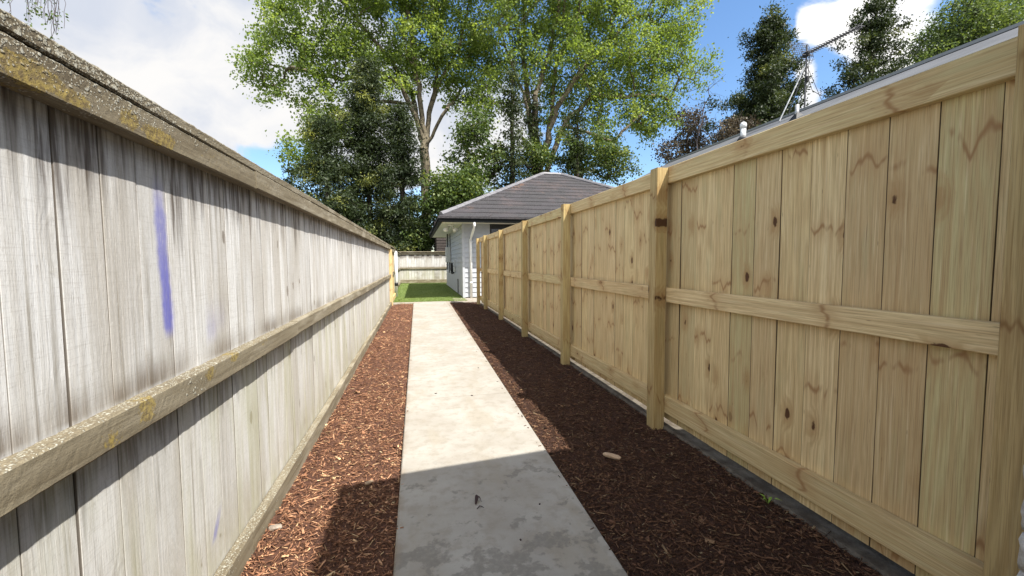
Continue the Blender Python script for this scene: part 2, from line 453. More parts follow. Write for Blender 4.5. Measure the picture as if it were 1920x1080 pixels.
        c = g.mix(g.mul(patch, g.sub(0.92, g.mul(yel, 0.45))), c, crust)
        sm = g.noise(pos, 260.0, 3, 0.6)
        c = g.mix(g.ss(sm, 0.52, 0.7, 0.0, 0.45), c, (0.10, 0.08, 0.05))
        h = g.add(g.mul(patch, 1.0), g.add(g.mul(sm, 0.5), g.mul(q['mid'], 0.5)))
        return {'Base Color': c, 'Normal': g.bump(h, 0.6, 0.004), 'Roughness': 0.95}
    return fn


def concrete_path(g):
    pos = g.coord('Object'); X, Y, Z = g.xyz(pos)
    a = g.noise(pos, 1.6, 6, 0.6); b = g.noise(pos, 7.0, 6, 0.62); f = g.noise(pos, 120.0, 3, 0.6)
    c = g.mix(g.ss(a, 0.35, 0.65), (0.30, 0.278, 0.24), (0.36, 0.342, 0.303))
    c = g.mix(g.ss(b, 0.42, 0.68, 0.0, 0.55), c, (0.265, 0.235, 0.19))
    c = g.mix(g.ss(g.noise(g.vec(g.mul(X, 3.0), g.mul(Y, 0.9), 0.0), 1.0, 5, 0.6), 0.50, 0.64, 0.0, 0.5), c, (0.275, 0.24, 0.18))
    c = g.mix(g.ss(f, 0.5, 0.75, 0.0, 0.22), c, (0.30, 0.28, 0.25))
    # damp blotches near the house corner
    bl = g.add(g.noise(pos, 5.0, 5, 0.62), g.mul(g.sub(g.noise(pos, 26.0, 4, 0.6), 0.5), 0.28))
    zone = g.mul(g.ss(Y, 2.25, 1.75), 0.13)
    zone2 = g.mul(g.ss(g.m('ABSOLUTE', g.sub(Y, 2.45)), 0.0, 0.22, 1.0, 0.0), 0.05)
    zone3 = g.ss(X, 0.0, -0.10, 0.0, 0.02)
    wet = g.mul(g.ss(g.add(g.add(bl, zone3), g.add(zone, zone2)), 0.60, 0.66), g.ss(g.noise(pos, 45.0, 3, 0.6), 0.25, 0.6, 0.5, 1.0))
    wet = g.mul(wet, g.ss(Y, 2.9, 2.5))
    gr = g.noise(pos, 330.0, 2, 0.6)
    c = g.mix(g.ss(gr, 0.5, 0.75, 0.0, 0.35), c, (0.20, 0.18, 0.15))
    c = g.mix(g.ss(g.noise(pos, 14.0, 6, 0.7), 0.50, 0.62, 0.0, 0.28), c, (0.23, 0.205, 0.17))
    c = g.mix(g.mul(wet, 0.68), c, (0.165, 0.152, 0.13))
    # edges a little dirty
    ed = g.m('MAXIMUM', g.ss(X, -0.075, -0.115), g.ss(X, 0.86, 0.91))
    c = g.mix(g.mul(ed, g.ss(b, 0.3, 0.6, 0.0, 0.5)), c, (0.24, 0.19, 0.14))
    sp = g.voro(pos, 24.0); dot = g.mul(g.ss(sp['Distance'], 0.05, 0.11, 1.0, 0.0), g.ss(g.xyz(sp['Color'])[0], 0.93, 0.95))
    c = g.mix(g.mul(dot, 0.7), c, (0.14, 0.11, 0.08))
    h = g.add(g.mul(f, 0.5), g.mul(b, 1.0))
    return {'Base Color': c, 'Normal': g.bump(h, 0.3, 0.006), 'Roughness': 0.85}


def concrete_rough(g):
    pos = g.coord('Object')
    b = g.noise(pos, 9.0, 6, 0.65); f = g.noise(pos, 70.0, 4, 0.6)
    c = g.mix(g.ss(b, 0.35, 0.68), (0.15, 0.13, 0.10), (0.07, 0.055, 0.04))
    c = g.mix(g.ss(f, 0.5, 0.8, 0.0, 0.5), c, (0.14, 0.12, 0.1))
    return {'Base Color': c, 'Normal': g.bump(g.add(b, f), 0.6, 0.012), 'Roughness': 0.95}


def mulch_mat(g, k=1.0):
    pos = g.coord('Object')
    n = g.noise(pos, 55.0, 5, 0.7); m_ = g.noise(pos, 4.0, 3)
    vo = g.voro(g.v('MULTIPLY', g.v('ADD', pos, g.noise(pos, 12.0, 2, col=True)), (1.0, 1.6, 1.0)), 70.0)
    c = g.mix(g.ss(n, 0.35, 0.7), (0.055, 0.023, 0.014), (0.20, 0.092, 0.058))
    c = g.mix(g.ss(g.xyz(vo['Color'])[0], 0.3, 1.0, 0.0, 0.7), c, (0.30, 0.15, 0.095))
    c = g.mix(g.ss(m_, 0.4, 0.65, 0.0, 0.35), c, (0.10, 0.045, 0.028))
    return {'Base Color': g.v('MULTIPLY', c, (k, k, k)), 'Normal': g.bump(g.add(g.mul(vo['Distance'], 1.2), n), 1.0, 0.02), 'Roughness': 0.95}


def chip_mat(g, k=1.0):
    r = g.attr('rnd'); pos = g.coord('Object')
    c = g.ramp(r, [(0.0, (0.055, 0.024, 0.014)), (0.35, (0.13, 0.055, 0.033)), (0.7, (0.26, 0.118, 0.073)), (0.92, (0.37, 0.19, 0.12)), (0.985, (0.43, 0.27, 0.16)), (1.0, (0.54, 0.39, 0.26))])
    f = g.noise(pos, 140.0, 2)
    c = g.mix(g.ss(f, 0.4, 0.7, 0.0, 0.4), c, (0.07, 0.03, 0.018))
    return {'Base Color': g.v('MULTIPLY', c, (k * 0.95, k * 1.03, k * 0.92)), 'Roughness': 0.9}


def plain(rgb, amt=0.12, scale=18.0):
    def fn(g):
        pos = g.coord('Object')
        n = g.noise(pos, scale, 4, 0.6)
        dk = tuple(q * (1 - amt * 2) for q in rgb); lt = tuple(min(1, q * (1 + amt * 0.6)) for q in rgb)
        return g.mix(g.ss(n, 0.3, 0.7), dk, lt)
    return fn


def leaf_material(name, stops, trans=0.4, tcol=None):
    mt = bpy.data.materials.new(name); mt.use_nodes = True
    nt = mt.node_tree; g = G(nt); p = nt.nodes['Principled BSDF']; out = nt.nodes['Material Output']
    r = g.attr('rnd')
    c = g.ramp(r, stops)
    g.link(c, p.inputs['Base Color']); p.inputs['Roughness'].default_value = 0.55; p.inputs['Specular IOR Level'].default_value = 0.35
    tr = g.n('ShaderNodeBsdfTranslucent'); g.link(g.mix(1.0, c, tcol or (1.5, 1.45, 0.6), 'MULTIPLY'), tr.inputs['Color'])
    ms = g.n('ShaderNodeMixShader'); ms.inputs[0].default_value = trans
    g.link(p.outputs[0], ms.inputs[1]); g.link(tr.outputs[0], ms.inputs[2]); g.link(ms.outputs[0], out.inputs['Surface'])
    return mt


def bark(rgb, dark):
    def fn(g):
        pos = g.coord('Object')
        n = g.noise(g.v('MULTIPLY', pos, (6.0, 6.0, 2.0)), 1.0, 5, 0.65)
        c = g.mix(g.ss(n, 0.35, 0.65), dark, rgb)
        return {'Base Color': c, 'Normal': g.bump(n, 0.6, 0.05)}
    return fn


def roof_tile(g):
    pos = g.coord('Object'); X, Y, Z = g.xyz(pos)
    a = g.noise(pos, 0.8, 4, 0.6); sp = g.noise(pos, 30.0, 3, 0.7); sp2 = g.noise(pos, 9.0, 3, 0.6)
    r = g.attr('rnd')
    c = g.mix(g.ss(sp, 0.35, 0.65), (0.021, 0.0205, 0.022), (0.062, 0.058, 0.059))
    c = g.mix(g.mul(g.ss(a, 0.5, 0.68), g.ss(sp2, 0.4, 0.6, 0.1, 0.6)), c, (0.10, 0.072, 0.065))
    c = g.mix(g.mul(g.ss(g.noise(pos, 0.55, 4, 0.65), 0.60, 0.68), g.ss(sp, 0.42, 0.56, 0.0, 0.75)), c, (0.24, 0.13, 0.075))
    c = g.mix(g.mul(r, 0.3), c, (0.06, 0.052, 0.06))
    return {'Base Color': c, 'Normal': g.bump(sp, 0.5, 0.02), 'Roughness': 0.8}


def turf(g):
    pos = g.coord('Object')
    n = g.noise(pos, 40.0, 4, 0.7); a = g.noise(pos, 1.2, 3)
    c = g.mix(g.ss(n, 0.3, 0.7), (0.12, 0.17, 0.05), (0.25, 0.32, 0.11))
    c = g.mix(g.ss(a, 0.4, 0.7, 0.0, 0.4), c, (0.14, 0.19, 0.055))
    return {'Base Color': c, 'Normal': g.bump(n, 0.8, 0.03), 'Roughness': 0.9}


def stone_white(g):
    pos = g.coord('Object')
    n = g.noise(pos, 22.0, 6, 0.7); f = g.noise(pos, 110.0, 3, 0.6)
    c = g.mix(g.ss(n, 0.35, 0.65), (0.52, 0.48, 0.42), (0.72, 0.70, 0.65))
    c = g.mix(g.ss(f, 0.55, 0.75, 0.0, 0.4), c, (0.34, 0.31, 0.26))
    return {'Base Color': c, 'Normal': g.bump(g.add(n, g.mul(f, 0.5)), 0.8, 0.012), 'Roughness': 0.95}


def weatherboard(g):
    pos = g.coord('Object')
    n = g.noise(pos, 3.0, 4, 0.6)
    return {'Base Color': g.mix(g.ss(n, 0.3, 0.7), (0.40, 0.42, 0.45), (0.46, 0.48, 0.505)), 'Roughness': 0.6}


M = dict(
    pine=material('new_pine', pine(1.0)), pine_paling=material('pine_paling', pine(1.0, True)), pine_post=material('pine_post', pine(0.66)), pine_fresh=material('fresh_pine', pine(1.0)),
    paling=material('weathered_paling', grey_wood('paling')), rail=material('weathered_rail', grey_wood('rail')), cap=material('lichen_cap', grey_wood('cap')),
    path=material('path_concrete', concrete_path), kerb=material('rough_concrete', concrete_rough), mulch=material('shaded_bark_mulch', lambda g: mulch_mat(g, 0.7)), chip_shaded=material('shaded_mulch_chip', lambda g: chip_mat(g, 0.62)), chip_sunlit=material('sunlit_mulch_chip', lambda g: chip_mat(g, 1.55)), mulch_sunlit=material('sunlit_bark_mulch', lambda g: mulch_mat(g, 1.6)),  # one mulch: right bed's shade and left bed's sun put into the colours
    soil=material('ground_soil', plain((0.12, 0.12, 0.06), 0.2, 3.0)), turf=material('lawn_turf', turf),
    blade=leaf_material('grass_blade', [(0.0, (0.12, 0.18, 0.05)), (1.0, (0.27, 0.34, 0.115))], 0.25),
    board=material('weatherboard_paint', weatherboard), white=material('white_paint', plain((0.78, 0.78, 0.77), 0.04), 0.45), white_pvc=material('white_plastic', plain((0.82, 0.82, 0.80), 0.03), 0.35, 0.5),
    soffit=material('soffit_paint', plain((0.72, 0.70, 0.63), 0.04), 0.6), gutter=material('black_gutter', plain((0.009, 0.010, 0.010), 0.1), 0.6, 0.1), tile=material('roof_tile', roof_tile),
    ridge=material('ridge_metal', plain((0.17, 0.165, 0.175), 0.12, 4.0), 0.55, 0.5), dark_glass=material('window_glass', plain((0.02, 0.022, 0.025), 0.1), 0.08, 0.6), dark_frame=material('dark_frame', plain((0.03, 0.028, 0.027), 0.1), 0.4),
    grey_metal=material('grey_roof_metal', plain((0.135, 0.136, 0.138), 0.10, 1.2), 0.7, 0.15), ridge_dark=material('dark_flashing', plain((0.045, 0.05, 0.048), 0.1), 0.6), lead=material('lead_flashing', plain((0.10, 0.10, 0.105), 0.15), 0.6), alu=material('aluminium', plain((0.55, 0.55, 0.54), 0.1), 0.4, 0.5, 0.6),
    stone=material('split_face_stone', stone_white), mortar=material('wall_mortar', plain((0.42, 0.40, 0.36), 0.1)), meter=material('meter_box', plain((0.55, 0.56, 0.54), 0.05), 0.5), black=material('black_rubber', plain((0.02, 0.02, 0.02), 0.1), 0.5),
    brown_wall=material('brown_wall', plain((0.05, 0.04, 0.035), 0.15)), dead_leaf=material('dead_leaf', plain((0.05, 0.03, 0.03), 0.2)), pale_wood=material('pale_chip', plain((0.48, 0.34, 0.22), 0.15, 60.0)),
    pebble=material('pale_pebble', plain((0.30, 0.25, 0.20), 0.2, 40.0)), weed=material('weed_green', plain((0.22, 0.34, 0.05), 0.15)),
)

# ------------------------------------------------------------------ setting: ground, path, beds, lawn
MZ = -0.035          # level of the mulch
def sheet(name, x0, x1, y0, y1, z, mt, nx=1, ny=1, fn=None):
    xs = np.linspace(x0, x1, nx + 1); ys = np.linspace(y0, y1, ny + 1)
    gx, gy = np.meshgrid(xs, ys, indexing='ij')
    gz = np.full_like(gx, z) if fn is None else z + fn(gx, gy)
    v = np.stack([gx, gy, gz], -1).reshape(-1, 3)
    i = np.arange(nx)[:, None] * (ny + 1) + np.arange(ny)[None, :]
    f = np.stack([i, i + ny + 1, i + ny + 2, i + 1], -1).reshape(-1, 4)
    return tag(np_mesh(name, v, f, mt, smooth=fn is not None), kind='structure')

def vnoise(x, y, s, seed=0):
    r = np.random.default_rng(seed); tot = 0
    for k in range(6):
        a = r.uniform(0, 6.28); fq = s * r.uniform(0.6, 1.6); p = r.uniform(0, 6.28)
        tot = tot + np.sin((x * math.cos(a) + y * math.sin(a)) * fq + p)
    return tot / 6

sheet('ground', -400, 500, -300, 700, -0.14, M['soil'])
mound = lambda x, y: 0.016 * vnoise(x, y, 6, 1) + 0.008 * vnoise(x, y, 30, 2) + 0.004 * vnoise(x, y, 90, 3)
bed_l = sheet('mulch_bed', -0.80, -0.122, -1.0, 13.78, MZ, M['mulch_sunlit'], 34, 500, mound)
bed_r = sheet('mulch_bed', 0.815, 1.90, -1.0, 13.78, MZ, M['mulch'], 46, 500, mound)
def path_right(y): return 0.812 + 0.0134 * y
b = MB()
for (y0, y1) in ((-2.0, 4.08), (4.084, 13.8)):
    a0, a1 = path_right(y0), path_right(y1); e = 0.007
    b.raw([(-0.12, y0, -.12), (a0, y0, -.12), (a1, y1, -.12), (-0.12, y1, -.12), (-0.12, y0, -e), (a0, y0, -e), (a1, y1, -e), (-0.12, y1, -e), (-0.12 + e, y0 + .001, 0), (a0 - e, y0 + .001, 0), (a1 - e, y1 - .001, 0), (-0.12 + e, y1 - .001, 0)],
          [(0, 3, 2, 1), (0, 1, 5, 4), (1, 2, 6, 5), (2, 3, 7, 6), (3, 0, 4, 7), (4, 5, 9, 8), (5, 6, 10, 9), (6, 7, 11, 10), (7, 4, 8, 11), (8, 9, 10, 11)])
tag(b.build('path', M['path']), kind='structure')
b = MB(); b.box((-0.80, 13.80, -0.12), (1.20, 14.12, -0.004), 0.005); b.box((1.204, 13.80, -0.12), (9.0, 15.24, -0.008), 0.005)
tag(b.build('concrete_edging', M['path']), kind='structure')
sheet('lawn', -1.6, 1.75, 14.12, 26.6, -0.02, M['turf'], 20, 60, lambda x, y: 0.008 * vnoise(x, y, 3, 5))
def grass():
    n = 42000
    y = 14.14 + (12.3) * rng.random(n) ** 1.7; x = rng.uniform(-1.05, 1.62, n)
    k = (y < 15.2) | (x < 1.62); x = x[k]; y = y[k]; n = len(x)
    h = rng.uniform(0.015, 0.04, n); w = rng.uniform(0.004, 0.008, n); a = rng.uniform(0, 6.28, n); l = rng.normal(0, 0.012, (n, 2))
    base = np.stack([x, y, np.full(n, -0.02)], 1); d = np.stack([np.cos(a), np.sin(a), 0 * a], 1) * w[:, None]
    tip = base + np.stack([l[:, 0], l[:, 1], h], 1)
    v = np.stack([base - d, base + d, tip], 1).reshape(-1, 3)
    tag(np_mesh('grass', v, np.arange(3 * n).reshape(-1, 3), M['blade'], rnd=np.repeat(rng.random(n), 3)), 'short green grass on the lawn beside the house', 'grass', kind='stuff')
grass()

# mulch chips: every chip a thin splinter lying on the bed
def chips(name, x0, x1, label, seed, mt):
    r = np.random.default_rng(seed)
    bands = [(0.9, 2.6, 5600, 1.0), (2.6, 4.5, 3400, 1.1), (4.5, 8.0, 1300, 1.35), (8.0, 13.75, 420, 1.7)]
    P, Ls, Ws, Ts = [], [], [], []
    for (y0, y1, den, sc) in bands:
        n = int((x1 - x0) * (y1 - y0) * den)
        P.append(np.stack([r.uniform(x0, x1, n), r.uniform(y0, y1, n)], 1))
        Ls.append(np.clip(r.lognormal(-3.82, 0.55, n), 0.008, 0.10) * sc); Ws.append(np.clip(r.lognormal(-5.55, 0.5, n), 0.0014, 0.014) * sc); Ts.append(r.uniform(0.001, 0.0032, n) * sc)
    # a few strays kicked up on to the slab
    P = np.concatenate(P); ed = 0.812 + 0.0134 * P[:, 1] if x1 > 0 else np.full(len(P), -0.12)
    over = (P[:, 0] < ed + 0.004) if x1 > 0 else (P[:, 0] > ed - 0.004)
    keep = (~over) | (r.random(len(P)) < 0.035); P = P[keep]; on = over[keep]
    L = np.concatenate(Ls)[keep]; Wd = np.concatenate(Ws)[keep]; T = np.concatenate(Ts)[keep]; n = len(L); L[on] *= 0.6
    z = MZ + mound(P[:, 0], P[:, 1]) + r.uniform(0.0, 0.012, n)
    wide = r.random(n) < 0.07; Wd[wide] *= 3.2; L[wide] *= 0.8
    z[on] = 0.003; L = L * (1 + 1.2 * (r.random(n) < 0.04))
    yaw = r.uniform(0, 6.28, n); pit = r.normal(0, 0.22, n); rol = r.normal(0, 0.5, n); pit[on] = 0; rol[on] = 0
    cy, sy, cp, sp, cr, sr = np.cos(yaw), np.sin(yaw), np.cos(pit), np.sin(pit), np.cos(rol), np.sin(rol)
    a = np.stack([cy * cp, sy * cp, sp], 1)
    bb = np.stack([-sy * cr + cy * -sp * sr, cy * cr - sy * sp * sr, cp * sr], 1); c = np.cross(a, bb)
    ctr = np.stack([P[:, 0], P[:, 1], z], 1)
    vs = []
    for sx in (-1, 1):
        tap = r.uniform(0.25, 1.0, n)
        for (s2, s3) in ((-1, -1), (1, -1), (1, 1), (-1, 1)):
            e = r.uniform(0.8, 1.1, n)
            vs.append(ctr + a * (sx * L * 0.5 * e)[:, None] + bb * (s2 * Wd * 0.5 * tap)[:, None] + c * (s3 * T * 0.5)[:, None])
    v = np.stack(vs, 1).reshape(-1, 3)
    fq = np.array([(0, 3, 2, 1), (4, 5, 6, 7), (0, 1, 5, 4), (1, 2, 6, 5), (2, 3, 7, 6), (3, 0, 4, 7)])
    f = (np.arange(n)[:, None, None] * 8 + fq[None]).reshape(-1, 4)
    tag(np_mesh(name, v, f, mt, rnd=np.repeat(r.random(n), 8)), label, 'wood mulch', kind='stuff')
chips('wood_mulch', -0.79, -0.095, 'red brown bark mulch between the grey fence and the path', 11, M['chip_sunlit'])
chips('wood_mulch', 0.80, 1.895, 'dark red brown bark mulch between the path and the new pine fence', 12, M['chip_shaded'])  # chip colour darkened for the fence shade on this bed


# ------------------------------------------------------------------ the weathered fence on the left
XL = -0.805
def left_fence():
    root = thing('weathered_fence', 'tall grey weathered paling fence with lichened cap and blue spray marks along the left bed', 'fence', loc=(XL, 6.0, 0))
    b = MB(); y = -0.9
    while y < 13.25:
        w = 0.150 + random.uniform(-0.004, 0.004)
        b.board((XL - 0.011 + random.uniform(-0.0015, 0.001), y + w / 2, -0.10), (0, 0, 1), 1.80, (0, 1, 0), w + 0.0002, (-1, 0, 0), 0.02, random.uniform(0.0026, 0.0036), seg=6, bow=random.uniform(-0.003, 0.003), jit=random.uniform(0, 0.0012))
        y += w
    b.build('palings', M['paling'], root)
    # rails: lengths butted end to end, each a little out of line with the next
    def rails(name, mt, z0, z1, x0, x1, cuts, wob):
        for k in range(len(cuts) - 1):
            y0, y1 = cuts[k], cuts[k + 1] - 0.004
            dz = random.uniform(-wob, wob); dx = random.uniform(-0.003, 0.003)
            rough_beam(name, mt, root, x0 + dx, x1 + dx, y0, y1, z0 + dz, z1 + dz)
    rails('rail', M['rail'], 0.835, 0.920, XL + 0.001, -0.752, [-0.9, 2.98, 6.2, 9.0, 11.6, 13.4], 0.004)
    rails('rail', M['rail'], 1.656, 1.742, XL + 0.001, -0.752, [-0.9, 2.33, 5.9, 8.7, 11.4, 13.4], 0.003)
    rails('bottom_rail', M['rail'], -0.10, 0.078, XL + 0.003, -0.752, [-0.9, 2.10, 5.2, 8.2, 11.2, 13.4], 0.004)
    rails('cap', M['cap'], 1.7435, 1.782, XL - 0.09, -0.750, [-0.9, 3.45, 7.4, 10.6, 13.4], 0.002)
    adopt(root)

def rough_beam(name, mt, root, x0, x1, y0, y1, z0, z1):
    """a weathered beam along Y: fine rings with worn, wavy arrises"""
    n = int((y1 - y0) / 0.012) if y0 < 3 else int((y1 - y0) / 0.06)
    n = max(n, 8)
    r = np.random.default_rng(int(abs(y0 * 100) + abs(z0) * 1000) + 3)
    ys = np.linspace(y0, y1, n + 1)
    e = 0.005
    # section, going round: a few points per side
    sec = []
    for (ax, az, bx, bz, k) in ((x0 + e, z0, x1 - e, z0, 3), (x1, z0 + e, x1, z1 - e, 6), (x1 - e, z1, x0 + e, z1, 5), (x0, z1 - e, x0, z0 + e, 3)):
        for t in np.linspace(0, 1, k):
            sec.append((ax + (bx - ax) * t, az + (bz - az) * t))
    sec = np.array(sec); m_ = len(sec)
    amp = 0.0013 if y0 < 3 else 0.0008
    V = np.zeros((n + 1, m_, 3))
    V[:, :, 1] = ys[:, None]
    V[:, :, 0] = sec[None, :, 0]; V[:, :, 2] = sec[None, :, 1]
    long_w = 0.003 * vnoise(ys, ys * 0, 2.0, int(abs(z0) * 50) + 5)
    nz = np.stack([0.6 * vnoise(ys, ys * 0, 40, i + 10) + 0.5 * vnoise(ys, ys * 0, 140, i + 40) + r.normal(0, 0.35, n + 1) for i in range(m_)], 1)
    cx, cz = (x0 + x1) / 2, (z0 + z1) / 2
    top = (sec[:, 1] > z1 - 0.002)
    V[:, :, 0] += nz * amp * np.sign(sec[:, 0] - cx)[None, :] * 0.6 + 0.0
    V[:, :, 2] += nz * amp * np.where(top, 1.4, 0.6)[None, :] * np.sign(sec[:, 1] - cz)[None, :] + long_w[:, None]
    V[:, sec[:, 0] < x0 + 0.001, 0] = x0
    v = V.reshape(-1, 3)
    i = np.arange(n)[:, None] * m_ + np.arange(m_)[None]; j = np.arange(n)[:, None] * m_ + (np.arange(m_)[None] + 1) % m_
    f = np.stack([i, j, j + m_, i + m_], -1).reshape(-1, 4)
    mb = MB()
    bc = np.stack([np.broadcast_to(sec[None, :, 1], (n + 1, m_)), V[:, :, 1], np.broadcast_to(sec[None, :, 0], (n + 1, m_))], -1).reshape(-1, 3)
    fs = [tuple(q) for q in f] + [tuple(range(m_ - 1, -1, -1)), tuple(n * m_ + q for q in range(m_))]
    mb.raw(v, fs, bc, float(r.random()))
    return mb.build(name, mt, root)
left_fence()

# the repaired stretch of yellow timber, and the older fence that carries on past it
def repair():
    root = thing('repair_panel', 'short stretch of fresh yellow pine boards let into the far end of the grey fence', 'fence panel', loc=(XL, 15, 0))
    b = MB(); y = 13.52
    while y < 16.2:
        b.board((XL - 0.012, y + 0.075, -0.08), (0, 0, 1), 1.72, (0, 1, 0), 0.145, (-1, 0, 0), 0.02, 0.002); y += 0.15
    b.build('palings', M['pine_fresh'], root)
    b = MB(); b.board((-0.765, 13.46, -0.1), (0, 0, 1), 1.76, (0, 1, 0), 0.1, (1, 0, 0), 0.09, 0.003); b.build('post', M['pine_fresh'], root)
    for (z, h, t) in ((0.0, 0.15, 0.05), (0.86, 0.09, 0.045), (1.62, 0.09, 0.045)):
        b = MB(); b.board((-0.782, 13.52, z + h / 2), (0, 1, 0), 2.68, (0, 0, 1), h, (1, 0, 0), t, 0.002); b.build('rail', M['pine_fresh' if z < .5 else 'rail'], root)
    b = MB(); b.board((-0.80, 13.42, 1.765), (0, 1, 0), 2.8, (1, 0, 0), 0.13, (0, 0, 1), 0.03, 0.002); b.build('cap', M['cap'], root)
    adopt(root)
    root = thing('side_fence', 'far stretch of grey paling fence beside the lawn, beyond the yellow boards', 'fence', loc=(-0.9, 21, 0))
    b = MB(); y = 16.3
    while y < 26.5:
        b.board((-0.97 , y + 0.075, -0.1), (0, 0, 1), 1.85, (0, 1, 0), 0.147, (-1, 0, 0), 0.02, 0.002); y += 0.15
    b.build('palings', M['paling'], root)
    for z in (0.03, 0.84, 1.68):
        b = MB(); b.board((-0.932, 16.3, z + 0.045), (0, 1, 0), 10.2, (0, 0, 1), 0.09, (1, 0, 0), 0.05, 0.003); b.build('rail', M['rail'], root)
    b = MB(); b.board((-0.95, 16.3, 1.79), (0, 1, 0), 10.2, (1, 0, 0), 0.14, (0, 0, 1), 0.035, 0.003); b.build('cap', M['cap'], root)
    adopt(root)
    root = thing('drain_pipe', 'slim white plastic pipe standing against the fence past the yellow boards', 'pipe', loc=(-0.72, 16.4, 0))
    b = MB(); b.tube([(-0.74, 16.42, -0.02), (-0.74, 16.42, 1.66)], 0.05, 12); b.build('tube', M['white_pvc'], root, True)
    b = MB(); b.tube([(-0.74, 16.42, 0.40), (-0.74, 16.42, 0.52)], 0.066, 12); b.build('joint', M['black'], root, True)
    adopt(root)
    root = thing('hanging_chain', 'dark linked rain chain hanging on the far grey fence behind the white pipe', 'chain', loc=(-0.8, 17.5, 0))
    for k in range(9):
        z = 0.62 + k * 0.125
        b = MB(); b.board((-0.80, 17.5, z), (0, 0, 1), 0.085, (1, 0, 0), 0.07, (0, 1, 0), 0.05, 0.012); b.build('link', M['black'], root)
    b = MB(); b.tube([(-0.80, 17.5, 0.55), (-0.80, 17.5, 1.72)], 0.02, 8); b.build('core', M['white_pvc'], root)
    adopt(root)
repair()

def back_fence():
    root = thing('back_fence', 'low weathered paling fence closing off the lawn at the back', 'fence', loc=(0.4, 26.5, 0))
    b = MB(); x = -1.05
    while x < 3.2:
        b.board((x + 0.075, 26.53 + random.uniform(-0.005, 0.005), -0.1), (0, 0, 1), 1.95, (1, 0, 0), 0.145, (0, 1, 0), 0.02, 0.002); x += 0.15
    b.build('palings', M['paling'], root)
    for (z, h) in ((0.0, 0.2), (0.84, 0.1), (1.72, 0.1)):
        b = MB(); b.board((-1.05, 26.49, z + h / 2), (1, 0, 0), 4.25, (0, 0, 1), h, (0, 1, 0), 0.05, 0.003); b.build('rail', M['rail'], root)
    b = MB(); b.board((-1.05, 26.49, 1.87), (1, 0, 0), 4.25, (0, 1, 0), 0.16, (0, 0, 1), 0.05, 0.003); b.build('cap', M['cap'], root)
    adopt(root)
back_fence()

# ------------------------------------------------------------------ the new pine fence on the right
PY = [0.89, 3.0, 5.14, 7.27, 9.46, 11.70, 13.10]      # near face of each post
def right_fence():
    root = thing('pine_fence', 'new knotty pine fence with square posts and three rails along the right bed', 'fence', loc=(1.9, 7, 0))
    for y in PY:
        top = 2.0 + random.uniform(-0.012, 0.008)
        b = MB(); b.board((1.8475, y + 0.05, -0.3), (0, 0, 1), top + 0.3, (0, 1, 0), 0.1, (1, 0, 0), 0.095, 0.003, seg=6, bow=random.uniform(-0.006, 0.006))
        b.build('post', M['pine_post'], root)
    for k in range(len(PY)):
        y0 = PY[k] + 0.05 if k else -0.6 ; y1 = PY[k + 1] + 0.048 if k + 1 < len(PY) else None
        if k == 0: y0 = 0.2
        if y1 is None: continue
        for (z0, z1) in ((0.09, 0.225), (0.975, 1.085), (1.885, 2.008)):
            dz = random.uniform(-0.004, 0.004)
            b = MB(); b.board((1.9175, y0, (z0 + z1) / 2 + dz), (0, 1, 0), y1 - y0, (0, 0, 1), z1 - z0, (1, 0, 0), 0.044, 0.003, seg=8, bow=random.uniform(-0.004, 0.004))
            b.build('rail', M['pine'], root)
    b = MB(); y = 0.19
    while y < 13.15:
        w = 0.1805 + random.uniform(-0.002, 0.002); w = min(w, 13.2 - y)
        b.board((1.951 + random.uniform(-0.0015, 0.0025), y + w / 2, 0.025), (0, 0, 1), 1.97, (0, 1, 0), w + 0.0002, (1, 0, 0), 0.02, random.uniform(0.002, 0.0036), seg=6, bow=random.uniform(-0.003, 0.004), jit=0.0006)
        y += w
    b.build('palings', M['pine_paling'], root)
    b = MB()
    for k in range(5):
        y0 = -0.5 + k * 2.75
        b.board((1.985, y0, -0.090), (0, 1, 0), 2.745, (1, 0, 0), 0.195, (0, 0, 1), 0.15, 0.012, seg=30, jit=0.004)
    b.build('concrete_footing', M['kerb'], root)
    adopt(root)
right_fence()

# ------------------------------------------------------------------ the weatherboard house with the tiled hip roof
HX, HY, HX1, HY1 = 1.63, 15.3, 10.9, 23.9
EX, EY, EX1, EY1 = 0.82, 14.55, 11.75, 24.6
ZS, ZE, PIT = 2.62, 2.79, 0.50
def lap_wall(mb, p, along, out, L, z0, z1, exp=0.176, skip=None):
    a = np.array(along, float); o = np.array(out, float); p = np.array(p, float)
    z = z0; 
    while z < z1 - 0.01:
        t = min(z + exp, z1); h = t - z
        q = [p + [0, 0, z] + o * 0.036, p + a * L + [0, 0, z] + o * 0.036, p + a * L + [0, 0, t] + o * 0.010, p + [0, 0, t] + o * 0.010]
        r_ = [p + [0, 0, z], p + a * L + [0, 0, z], p + a * L + [0, 0, t], p + [0, 0, t]]
        mb.raw(q + r_, [(0, 1, 2, 3), (4, 7, 6, 5), (0, 4, 5, 1), (3, 2, 6, 7), (0, 3, 7, 4), (1, 5, 6, 2)])
        z = t
